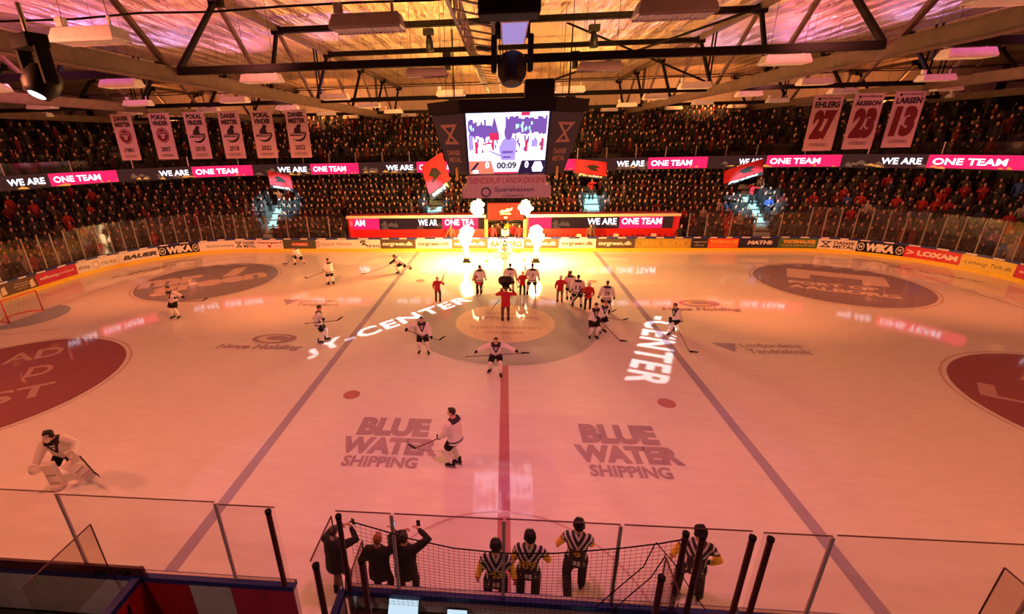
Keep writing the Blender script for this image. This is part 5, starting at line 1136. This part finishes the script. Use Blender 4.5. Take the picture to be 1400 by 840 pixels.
with_stick('player in white crouching on one knee bend right of the right blue line', 'stick pointing at the camera of the player right of the right blue line', G(921, 456.5), LE+.35, at(921, 440, Y=-1.2), G(943, 482), (.9, -.1, .05), None, .1, s=1.0, lean=.35, hip=.74, fL=(-.1, .32), fR=(.22, -.12), hL=(-.15, .35, .85), look_=(0, .1))
for (px, py), rz, s, num, lab, kw in [((656, 402), .15, 1.0, None, 'player in white side on at the left of the pair before the gate', dict(fL=(-.1, .08), fR=(.1, -.06))),
        ((697, 402), 0, 1.05, '7', 'broad player in white seen from behind just beyond the cameraman', dict(fL=(-.18, 0), fR=(.18, 0))),
        ((727, 404), .05, 1.08, '7', 'player in white seen from behind with legs apart before the right flame', dict(fL=(-.24, 0), fR=(.2, 0))),
        ((778, 411), -.1, .98, None, 'player in white half hidden behind another left of the right blue line', dict(fL=(-.12, 0), fR=(.1, 0))),
        ((788, 421), -.15, 1.04, '11', 'player in white seen from behind next to the child in red with white helmet', dict(fL=(-.2, .05), fR=(.22, -.05))),
        ((827, 429), -.2, 1.0, '29', 'player in white with dark name lettering seen from behind, beside the right blue line', dict(fL=(-.2, .05), fR=(.2, -.05)))]:
    person(lab, G(px, py), rz, s=s, number=num, name_='JENSEN' if num == '29' else None, lean=.1, hip=.94, vox=.024, **kw)
stick('short visible stick behind the broad player before the gate', at(706, 384, Y=4.3), at(708, 394, Y=4.3), (.4, .2, .3)); stick('stick of the player next to the child with white helmet', at(795, 400, Y=1.9), at(799, 406, Y=1.7), (.5, .2, .3))
stick('thin stick hanging from the right glove of the player with dark name lettering', at(834, 411, Y=1.0), at(836, 428, Y=.9), (.5, .3, .25))
with_stick('nearest of two players in white facing the camera right of the centre circle', 'long stick reaching towards the camera from the nearest of the pair', G(810, 463), FC+.25, at(818, 436, Y=-1.95), G(848, 467), (.9, -.0, .03), .05, .25, s=1.03, lean=.22, hip=.9, fL=(-.13, .05), fR=(.15, .0))
with_stick('reddish haired player in white behind the nearest player right of the centre circle', 'dark stick lying out to the right from the second of the pair', G(822, 455), FC+.4, at(820, 432, Y=-1.1), G(852, 438.5), (.8, .45, .12), .08, .3, s=.98, lean=.3, hip=.86, fL=(-.13, .0), fR=(.15, .05), hair='short', hair_mat='hair_red')
person('player in white standing in the gate below the red arch', (0, 15.75, .24), FC, s=1.0, lean=.1, hL=(-.2, .3, .95), hR=(.2, .3, .95), vox=.026)
p_ = person('goalkeeper in white skating out of the gate between the flames', G(690, 354), FC, 'goalie', s=1.0, lean=.5, hip=.72, fL=(-.22, .05), fR=(.22, .05), hL=(-.42, .3, .75), hR=(.42, .3, .75), mask=True, vox=.026)
# -- goalkeeper near the left of the ice
gp = G(100, 656); gz = FC+.35
person('goalkeeper in white with large leg pads skating at the left front of the ice', gp, gz, 'goalie', s=1.04, lean=.34, hip=.86, fL=(-.34, -.05), fR=(.16, .20), toeL=.6, toeR=-.1, hL=(-.44, .32, 1.02), hR=(.42, .36, .80), look_=(-.1, .15), mask=True, side=.05)
gs = Matrix.Rotation(gz, 3, 'Z'); stick('goalkeeper stick held up at the left front of the ice', gp+gs @ V3(-.50, .35, 1.15), gp+gs @ V3(-.95, .7, .55), gs @ V3(-.6, .5, 0), 'pad_white', goalie=True)
# -- officials
for (hx, hy), Y, rz, num, lab, kw in [((678, 745), -14.45, .05, '43', 'official in striped jersey with number 43', dict(hL=(-.36, .02, .80), hR=(.38, -.02, .80), s=1.0)),
        ((724, 738), -14.25, -.1, '89', 'official in striped jersey with number 89', dict(hL=(-.35, .08, .82), hR=(.30, .25, 1.02), s=1.02, look_=(.25, -.1))),
        ((791, 720), -13.92, -.15, '6', 'official in striped jersey with number 6 pushing off on one skate', dict(hL=(-.36, .2, .92), hR=(.22, .30, .98), s=1.02, liftL=.16, fL=(-.12, -.38), fR=(.14, .08), look_=(-.1, -.05))),
        ((956, 728), -13.95, -.3, '9', 'official in striped jersey with number 9 and hand on hip', dict(hL=(-.38, .1, .84), hR=(.24, .06, .98), s=1.02, elbow=(1, -.35, .05), look_=(.6, -.1), fL=(-.2, .02), fR=(.2, .05)))]:
    h = at(hx, hy, Y=Y); person(lab, (h.x, Y-.05, 0), rz, 'referee', number=num, lean=.06, hip=.96, group='officials on the ice', vox=.016, **kw)
# -- dark coated spectators filming at the gate
for (x, y), rz, s, hm, hs, lab, kw in [((-3.25, -14.35), -.35, .98, 'hair_dark', 'bun', 'person in black coat and brown trousers filming in the open gate', dict(hL=(-.05, .36, 1.48), hR=(.14, .36, 1.50), trousers='cloth_brown')),
        ((-2.36, -14.45), -.1, .97, 'hair_red', 'short', 'person in black with reddish hair holding up a phone behind the glass', dict(hL=(-.3, .15, .95), hR=(.20, .32, 1.62))),
        ((-1.86, -14.42), .05, 1.0, 'hair_dark', 'short', 'stout person in black coat holding a camera up behind the glass', dict(hL=(-.08, .3, 1.5), hR=(.24, .28, 1.58), look_=(0, .1)))]:
    person(lab, (x, y, 0), rz, 'photographer', s=s, lean=.05, hair=hs, hair_mat=hm, jacket='cloth_black', group='dark coated people filming', vox=.016, **kw)
    w_ = Vector((x, y, 0))+Matrix.Rotation(rz, 3, 'Z') @ ((Vector(kw['hR'])+V3(-.02, .10, .05))*s)
    t = empty('phone', w_, rz, label='dark phone held up by the '+lab.split(' holding')[0].split(' filming')[0], cat='phone'); MB().box((0, 0, 0), (.075, .01, .15)).build('casing', 'soft_black', t, bevel=.004); MB().box((0, -.0058, 0), (.066, .002, .135)).build('display', 'monitor' if 'reddish' in lab else 'eye', t)
# -- cameraman
cl = G(691, 439); person('person in red jacket holding a big camera rig in the centre circle', cl, .05, 'photographer', s=1.02, lean=.05, hL=(-.24, .30, 1.42), hR=(.36, .22, 1.46), jacket='cloth_red', trousers='cloth_brown', vox=.02)
t = empty('television_camera', cl+V3(0, .22, 1.62), .1, label='big dark camera rig on the shoulders of the person in red', cat='camera')
MB().box((0, .12, .18), (.34, .55, .30)).build('camera_body', 'soft_black', t, bevel=.05); MB().tube([(0, .38, .18), (0, .6, .18), (0, .66, .18)], [.09, .1, .12], 14).build('camera_lens', 'black', t, True); mb = MB()
q = random.Random(3)
for i in range(26): a = 2*PI*i/26; mb.ball((.27*math.cos(a), .1+.1*math.sin(a*3), .40+.17*math.sin(a)), (.1, .09, .09), 8)
mb.ball((0, .1, .42), (.30, .2, .18), 12); mb.build('fur_wind_cover', 'hair_dark', t, True); MB().box((-.2, .0, -.08), (.1, .3, .18)).box((.22, .05, -.05), (.1, .25, .16)).build('shoulder_mount', 'cloth_brown', t, bevel=.02)
MB().tube([(-.3, 0, -.55), (-.75, -.15, -1.05)], .015, 8).build('boom_arm', 'soft_black', t)
# -- children with flags
def flag_small(label, hand, tip, drop, mt, rzv):
    h, tp = Vector(hand), Vector(tip); t = empty('hand_flag', h, label=label, cat='flag', group='small flags held by children')
    MB().tube([V3(0, 0, -.2), tp-h], .012, 8).build('pole', 'wood', t); mb = MB(); n = 8; ax = (tp-h)
    for i in range(n):
        for jj in range(4):
            f = lambda u, v: ax*(1-.45*v)+Vector(drop)*u+V3(.03*math.sin(u*5), .05*math.sin(u*6+v*2), -.25*u*u)
            mb.add([f(i/n, jj/4), f((i+1)/n, jj/4), f((i+1)/n, (jj+1)/4), f(i/n, (jj+1)/4)], [(0, 1, 2, 3)])
    o = mb.build('flag_cloth', mt, t, True); s_ = o.modifiers.new('thick', 'SOLIDIFY'); s_.thickness = .008
for (px, py), s, rz, jk, tr, lab, fl in [((599, 413), .84, 0, 'cloth_red', 'cloth_black', 'child in red jacket and white helmet with a pale flag, left of the centre circle', ((.30, .1, 1.15), (.42, .1, 1.75), (-.3, 0, -.55), 'pad_white')),
        ((655, 402.5), .80, .1, 'cloth_red', 'cloth_black', 'child in red jacket with a raised dark flag left of the players before the gate', ((.12, .2, 1.1), (.1, .2, 1.75), (.12, 0, -.5), 'cloth_red')),
        ((714, 404), .82, -.1, 'cloth_red', 'cloth_black', 'child in red jacket with a raised flag between the two players before the gate', ((.12, .2, 1.1), (.08, .2, 1.8), (.14, 0, -.5), 'cloth_red')),
        ((765, 413), .86, 0, 'cloth_red', 'cloth_grey', 'child in red jacket and pale trousers left in the group by the blue line', ((.34, .2, 1.0), (.42, .2, 1.8), (.2, 0, -.75), 'cloth_red')),
        ((803, 424), .86, -.1, 'cloth_red', 'cloth_black', 'child in red jacket and white helmet with a black flag beside the right blue line', ((-.3, -.05, .95), (-.36, -.1, 1.25), (-.45, -.1, -.55), 'cloth_black'))]:
    fl2 = {599: 'pale flag of the child left of the centre circle', 655: 'red flag of the child left of the players before the gate', 714: 'red flag of the child between the players before the gate', 765: 'red flag of the child left in the group by the right blue line', 803: 'black flag of the child beside the right blue line'}[px]
    g = G(px, py); hl, tp, dr, fm = fl; hx = hl[0]; kw = dict(hL=(-.28, .12, .9), hR=(.28, .12, .9))
    kw['hL' if hx < 0 else 'hR'] = (hl[0]/s*.85, hl[1]/s, hl[2]/s)
    person(lab, g, rz, 'child', s=s, lean=.04, jacket=jk, trousers=tr, group='children in red', vox=.022, **kw)
    R_ = Matrix.Rotation(rz, 3, 'Z'); flag_small(fl2, g+R_ @ Vector(hl), g+R_ @ Vector(tp), dr, fm, rz)
# -- staff near the benches and in the tunnel
for x, y, z, rz, jk, lab, kw in [(-13.75, 15.8, .2, FC, 'cloth_black', 'dark dressed person standing at the left end of the left bench', {}), (6.9, 16.1, .24, FC, 'cloth_brown', 'person in brown standing in the right bench', {}), (13.8, 15.75, .2, FC, 'cloth_black', 'bald man in black with arms wide at the right end of the right bench', dict(hL=(-.45, .2, 1.0), hR=(.45, .2, 1.0))), (-4.5, 16.0, .24, FC, 'cloth_brown', 'person in brown standing behind the left flame in the bench', {}),
        (-1.05, 16.2, .24, FC-.2, 'cloth_red', 'person in red at the left inside the gate', {}), (-.62, 17.0, .24, FC, 'cloth_brown', 'person in brown deep in the gate at the left', {}), (.62, 16.8, .24, FC, 'cloth_red', 'person in red deep in the gate at the right', {}), (1.15, 16.1, .24, FC+.2, 'cloth_red', 'person in red at the right inside the gate', {}), (.2, 17.6, .24, FC, 'cloth_yellow', 'person in yellow at the back of the gate', {}), (-.3, 18.1, .24, FC, 'cloth_black', 'person in black at the back of the gate', {})]:
    person(lab, (x, y, z), rz, 'staff', lean=.03, jacket=jk, trousers='cloth_black', vox=.028, hair_mat='skin' if 'bald' in lab else 'hair_dark', **kw)

# ================================================================ crowd
def spectator_mesh(i):
    q = random.Random(100+i); mb = MB(); n = 8
    lean = .05; up = q.random()
    mode = ('down', 'clap', 'down', 'up', 'clap', 'pocket', 'one', 'clap')[i % 8]
    sw = .21+.02*q.random(); P = V3(0, 0, .93)
    rings = [ell(V3(0, 0, z), Matrix.Identity(3), a, b, 10) for z, a, b in ((.55, .17, .13), (.85, .19, .145), (1.1, .185, .13), (1.34, .21, .125), (1.45, .15, .095), (1.51, .062, .06))]
    mb.loft(rings, 0)
    for a in (-1, 1): mb.tube([V3(a*.09, 0, .9), V3(a*.1, .02, .5), V3(a*.11, 0, .06), V3(a*.12, .08, .03)], [.10, .075, .06, .05], 7, 1, True)
    for a in (-1, 1):
        s_ = V3(a*(sw-.02), 0, 1.40); h = {'down': V3(a*.27, .1, .85), 'clap': V3(a*.06, .34, 1.22), 'up': V3(a*.3, .1, 1.95), 'pocket': V3(a*.22, .2, .95), 'one': V3(a*.25, .12, 1.9) if a > 0 else V3(a*.26, .1, .86)}[mode]
        e, w_ = ik(s_, h, .30, .28, V3(a*.7, -.5, -.4)); mb.tube([s_-V3(a*.04, 0, 0), s_, e, w_], [.06, .075, .06, .045], 7, 0, True); mb.ball(w_+(w_-e).normalized()*.06, (.04, .045, .06), 6, 2)
    mb.tube([V3(0, 0, 1.46), V3(0, .012, 1.58)], [.055, .05], 7, 2); mb.ball(V3(0, .015, 1.645), (.078, .092, .115), 10, 2); mb.ball(V3(0, .10, 1.63), (.014, .02, .02), 6, 2)
    mb.ball(V3(0, -.012, 1.675), (.086, .095, .10), 10, 3)
    return mb
VAR = [spectator_mesh(i) for i in range(8)]
VM = [mb.mesh('spectator', ['jacket', 'crowd_trousers', 'crowd_skin', 'crowd_hair'], True) for mb in VAR]
def proj(p):
    d = Vector(p)-CAM; z = d.dot(CF); return (CX+F*d.dot(CR)/z, CY-F*d.dot(CU)/z, z) if z > .5 else (-1e5, 0, z)
places = []
rq = random.Random(21)
for tier, rws in ((0, LOW), (1, UP)):
    for ri_, (d, z) in enumerate(rws):
        s = S0+2
        while s < S1-2:
            s += .47*(1+.25*(rq.random()-.3))
            x_ = s-47.85
            if tier == 0 and any(abs(x_-ax) < .72 for ax in AISLES): continue
            if tier == 0 and ri_ < 2 and 34.4 < s < 62.2: continue
            if tier == 0 and ri_ < 6 and abs(x_) < 1.9: continue
            if tier == 1 and rq.random() < .16: continue
            if tier == 0 and rq.random() < .04: continue
            p = rink(s, d+.1+.12*rq.random(), z); q = proj(p+V3(0, 0, 1.5))
            if not -60 < q[0] < 1460: continue
            nb = rink(s, d-1, z)-p; rz = math.atan2(nb.y, nb.x)-PI/2+.5*(rq.random()-.5)
            places.append((q[2], tier, ri_, s, p, rz, .93+.14*rq.random(), q))
vis = sorted([k for k, pl in enumerate(places) if pl[1] == 0 and -4 < pl[7][0] < 1404], key=lambda k: places[k][0])
front = set(vis[:300])
JK = [('black', (.014, .012, .014)), ('red', (.30, .012, .02)), ('dark grey', (.03, .027, .03)), ('navy', (.010, .014, .04)), ('white', (.30, .27, .25)), ('brown', (.06, .035, .022)), ('dark red', (.12, .008, .012)), ('blue', (.03, .08, .35))]
WTS = [.44, .12, .19, .08, .05, .06, .05, .01]
pose_w = {0: 'arms down', 1: 'clapping', 2: 'arms down', 3: 'arms raised', 4: 'clapping', 5: 'hands low', 6: 'one arm up', 7: 'clapping'}
SECT = ['brown corner board', 'left raspberry board', 'ringed emblem board', 'slanted wordmark board', 'left black board', 'one line lettering board', 'left hourglass board', 'red shield board', 'dark green board', 'thin red lettered board', 'dot emblem board', 'leftmost web address board', 'board left of the gate', 'left flame', 'gate', 'right flame', 'board right of the gate', 'rightmost web address board', 'olive yellow board', 'thin script board', 'orange red board', 'bold white capitals board', 'bright green board', 'right hourglass board', 'right black board', 'red arrowhead board', 'yellow script board', 'right raspberry board']
def sector(s):
    for i, A_ in enumerate(ADS):
        if A_[0] <= s < A_[1]: return SECT[i]
    return 'plain end board'
cnt = {}
items = []
for k in sorted(front, key=lambda k: places[k][3]):
    zc, tier, ri_, s, p, rz, sc, q = places[k]; v = rq.choices(range(8), (5, 4, 5, .6, 4, 5, .7, 4))[0]; c = rq.choices(JK, WTS)[0]
    items.append((k, v, c, ri_, sector(s), p, rz, sc))
seen_n = {}
for k, v, c, ri_, sec, p, rz, sc in items:
    key = (c[0], pose_w[v], ri_, sec); seen_n[key] = seen_n.get(key, 0)+1
run = {}
short = lambda sec: sec.split(',')[0]
for k, v, c, ri_, sec, p, rz, sc in items:
    key = (c[0], pose_w[v], ri_, sec); run[key] = run.get(key, 0)+1
    row = nth(ri_+1)+' row'
    lab = 'spectator in %s, %s, %s behind %s' % (c[0], pose_w[v], row, sec)
    if seen_n[key] > 1: lab += ', %s from left' % nth(run[key])
    o = link('person', VM[v]); o.location = p; o.rotation_euler = (0, 0, rz); o.scale = (sc, sc, sc); o.color = (*c[1], 1); tag(o, lab, 'person', 'standing spectators behind the far boards')
# the rest of the crowd, far too many to count
def mass(name, sel, label):
    vs, fs, ls, ms, off = [], [], [], [], 0; base = [(np.array(mb.v), mb) for mb in VAR]
    fv = [np.concatenate([np.array(f) for f in mb.f]) for mb in VAR]; fl_ = [np.array([len(f) for f in mb.f]) for mb in VAR]; fm_ = [np.array(mb.m) for mb in VAR]
    for k in sel:
        zc, tier, ri_, s, p, rz, sc, q = places[k]; v = rq.choices(range(8), (5, 4, 5, .5, 4, 5, .6, 4))[0]; c_, s_ = math.cos(rz), math.sin(rz); A = np.array([[c_, -s_, 0], [s_, c_, 0], [0, 0, 1]])
        if tier == 1 and rq.random() < .5: zo = -.38
        else: zo = 0
        vv = (base[v][0]*sc) @ A.T+np.array(p)+np.array([0, 0, zo]); vs.append(vv); fs.append(fv[v]+off); ls.append(fl_[v]); ms.append(fm_[v]); off += len(vv)
    vs = np.concatenate(vs); fs = np.concatenate(fs); ls = np.concatenate(ls); ms = np.concatenate(ms)
    me = bpy.data.meshes.new(name); me.vertices.add(len(vs)); me.vertices.foreach_set('co', vs.astype(np.float32).ravel()); me.loops.add(len(fs)); me.loops.foreach_set('vertex_index', fs.astype(np.int32))
    st = np.concatenate([[0], np.cumsum(ls)[:-1]]); me.polygons.add(len(ls)); me.polygons.foreach_set('loop_start', st.astype(np.int32)); me.polygons.foreach_set('loop_total', ls.astype(np.int32))
    for q in ('crowd_jacket', 'crowd_trousers', 'crowd_skin', 'crowd_hair'): me.materials.append(M[q])
    me.polygons.foreach_set('material_index', ms.astype(np.int32)); me.polygons.foreach_set('use_smooth', [True]*len(ls)); me.update(calc_edges=True); me.validate()
    o = link(name, me); tag(o, label, 'crowd', None, 'stuff'); return o
mass('crowd', [k for k in range(len(places)) if k not in front and places[k][1] == 0], 'dense dark crowd standing on the lower stand under the LED ribbon')
mass('crowd', [k for k in range(len(places)) if places[k][1] == 1], 'dense dark crowd on the upper gallery under the roof')

# -- flag wavers on the aisles
def big_flag(base, tip, wv, hv, label, seed, txt=True):
    b, tp = Vector(base), Vector(tip); t = empty('waving_flag', b, label=label, cat='flag', group='large flags waved on the aisles')
    MB().tube([V3(0, 0, -.4), tp-b], .02, 8).build('pole', 'dark_steel', t); wv, hv = Vector(wv), Vector(hv); nn = wv.cross(hv).normalized(); n = 18; q = random.Random(seed); ph = q.random()*6
    f = lambda u, v, o=0: (tp-b)+wv*u+hv*v+nn*((.16*math.sin(u*6+ph+v*1.5)+.06*math.sin(u*11+ph))*u**.6-o)+V3(0, 0, -.12*u*u)
    mb = MB()
    for i in range(n):
        for j_ in range(10): mb.add([f(i/n, j_/10), f((i+1)/n, j_/10), f((i+1)/n, (j_+1)/10), f(i/n, (j_+1)/10)], [(0, 1, 2, 3)], 1 if j_ >= 8 else 0)
    o = mb.build('flag_cloth', ['cloth_red', 'cloth_black'], t, True); sd = -1 if nn.y < 0 else 1
    e = MB(); g = lambda u, v: f(u, v, .02*sd); text_into(e, 'Pirates', lambda u, v: g(u, 1-v), .12, .88, .06, .2, .03, .2); e.build('flag_lettering', 'white', o)
    e = MB(); e.add([g(.25, .5), g(.4, .3), g(.6, .22), g(.8, .35), g(.65, .45), g(.78, .6), g(.5, .55)], [tuple(range(7))]); e.build('flag_emblem', 'cloth_black', o)
def waver(label, x, ri_, jk, hl, hr):
    d, z = LOW[ri_]; s = x+47.85; p = rink(s, d+.05, z+.24); nb = rink(s, d-1, z)-p; rz = math.atan2(nb.y, nb.x)-PI/2
    person(label, p, rz, 'staff', lean=.03, jacket=jk, trousers='cloth_black', hL=hl, hR=hr, vox=.028); return p
p = waver('flag waver in white shirt on the far left aisle', AISLES[0], 5, 'cloth_white', (-.2, .3, 1.2), (.1, .35, 1.5))
big_flag(p+V3(.1, -.35, 1.5), at(397, 240, Y=18.2), at(366, 232, Y=18.0)-at(397, 240, Y=18.2), (.1, -.1, -1.4), 'large red flag waved over the far left aisle', 1)
p = waver('flag waver in red shirt on the aisle above the left bench', AISLES[1], 6, 'cloth_red', (-.2, .3, 1.2), (.1, .35, 1.5))
big_flag(p+V3(.1, -.35, 1.5), at(604, 208, Y=18.4), at(575, 226, Y=18.2)-at(604, 208, Y=18.4), at(618, 256, Y=18.3)-at(604, 208, Y=18.4), 'large red flag waved over the aisle above the left bench', 2)
p = waver('flag waver in red shirt on the aisle above the right bench', AISLES[2], 6, 'cloth_red', (-.1, .35, 1.5), (.2, .3, 1.2))
big_flag(p+V3(-.1, -.35, 1.5), at(786, 218, Y=18.4), at(830, 220, Y=18.2)-at(786, 218, Y=18.4), (.05, -.1, -1.35), 'large red flag waved over the aisle above the right bench', 3)
p = waver('flag waver in red shirt with arms out on the aisle near the green board', AISLES[3], 5, 'cloth_red', (-.45, .2, 1.35), (.4, .3, 1.6))
big_flag(p+V3(.1, -.3, 1.5), at(990, 234, Y=18.2), at(1046, 214, Y=18.0)-at(990, 234, Y=18.2), (.1, -.1, -1.25), 'large red flag waved over the aisle near the green board', 4)
waver('person in grey standing high on the aisle near the green board', AISLES[3]+.9, 6, 'cloth_grey', (-.25, .15, .9), (.25, .15, .9)); waver('person in bright blue jacket on the aisle near the green board', AISLES[3]+.75, 3, 'cloth_blue', (-.2, .25, 1.1), (.2, .25, 1.1))

# ================================================================ light letters thrown on the ice by two stencil projectors
def gobo(loc, txt, p0, p1, p2, label):
    """a lamp behind a stencil plate: letters are holes in the plate, so the light itself draws them on the ice"""
    loc = Vector(loc); p0, p1, p2 = (Vector((*p, 0)) for p in (p0, p1, p2)); c = (p0+p1+p2-p0)/2; ax = (c-loc).normalized()
    x = ax.cross(V3(0, 0, 1)).normalized(); y = x.cross(ax); D = .5
    V, Fs, asp = text_geo(txt, .03, 0, 1.12)
    def pp(q): d = q-loc; d = d*(D/d.dot(ax)); return (d.dot(x), d.dot(y))
    pts = [Vector(pp(p0+(p1-p0)*u+(p2-p0)*v)) for u, v in V]; n0 = len(pts); R = .32
    rect = [Vector(q) for q in ((-R, -R), (R, -R), (R, R), (-R, R))]
    def area(f): return sum(pts[f[i]].x*pts[f[(i+1) % len(f)]].y-pts[f[(i+1) % len(f)]].x*pts[f[i]].y for i in range(len(f)))
    faces = [tuple(f) if area(f) > 0 else tuple(reversed(f)) for f in Fs]
    edges = {}
    for f in faces:
        for a, b in zip(f, f[1:]+f[:1]): edges[tuple(sorted((a, b)))] = 1
    vo, ed, fo, ov, oe, of = delaunay_2d_cdt(pts+rect, list(edges)+[(n0+i, n0+(i+1) % 4) for i in range(4)], [], 0, 1e-7)
    def inside(c, f):
        r = False
        for a, b in zip(f, f[1:]+f[:1]):
            A_, B_ = pts[a], pts[b]
            if (A_.y > c.y) != (B_.y > c.y) and c.x < (B_.x-A_.x)*(c.y-A_.y)/(B_.y-A_.y)+A_.x: r = not r
        return r
    keep = []
    for f in fo:
        ce = sum((Vector(vo[i]) for i in f), Vector((0, 0)))/len(f)
        if not any(inside(ce, q) for q in faces): keep.append(f)
    t = empty('stencil_projector', loc, label=label, cat='projector', group='stencil projectors'); Rm = Matrix((x, y, -ax)).transposed()
    MB().add([Rm @ V3(v.x, v.y, -D) for v in vo], keep).build('stencil_plate', 'soft_black', t)
    mb = MB()
    for a in range(4):
        u = Matrix.Rotation(a*PI/2, 3, 'Z'); mb.add([Rm @ (u @ V3(-R, -R, -D)), Rm @ (u @ V3(R, -R, -D)), Rm @ (u @ V3(.2, -.2, .12)), Rm @ (u @ V3(-.2, -.2, .12))], [(0, 1, 2, 3)])
    mb.add([Rm @ V3(a, b, .12) for a, b in ((-.2, -.2), (.2, -.2), (.2, .2), (-.2, .2))], [(0, 1, 2, 3)]); mb.build('hood', 'soft_black', t); MB().tube([Rm @ V3(0, 0, .12), V3(0, 0, max(.3, 13.6-loc.z))], .03, 8).build('hanger', 'dark_steel', t)
    spot('stencil_lamp', loc, c, (1, .95, .92), GOBO_W, 62, .1, .002)
gobo((-2.7, 4.4, 10.35), 'JY-CENTER', (-8.25, -4.3), (-1.6, 3.0), (-9.05, -3.3), 'black stencil projector throwing letters on the left half of the ice')
gobo((3.1, 4.4, 10.35), '-CENTER', (7.25, 1.3), (4.45, -5.45), (8.65, .75), 'black stencil projector throwing letters on the right half of the ice')
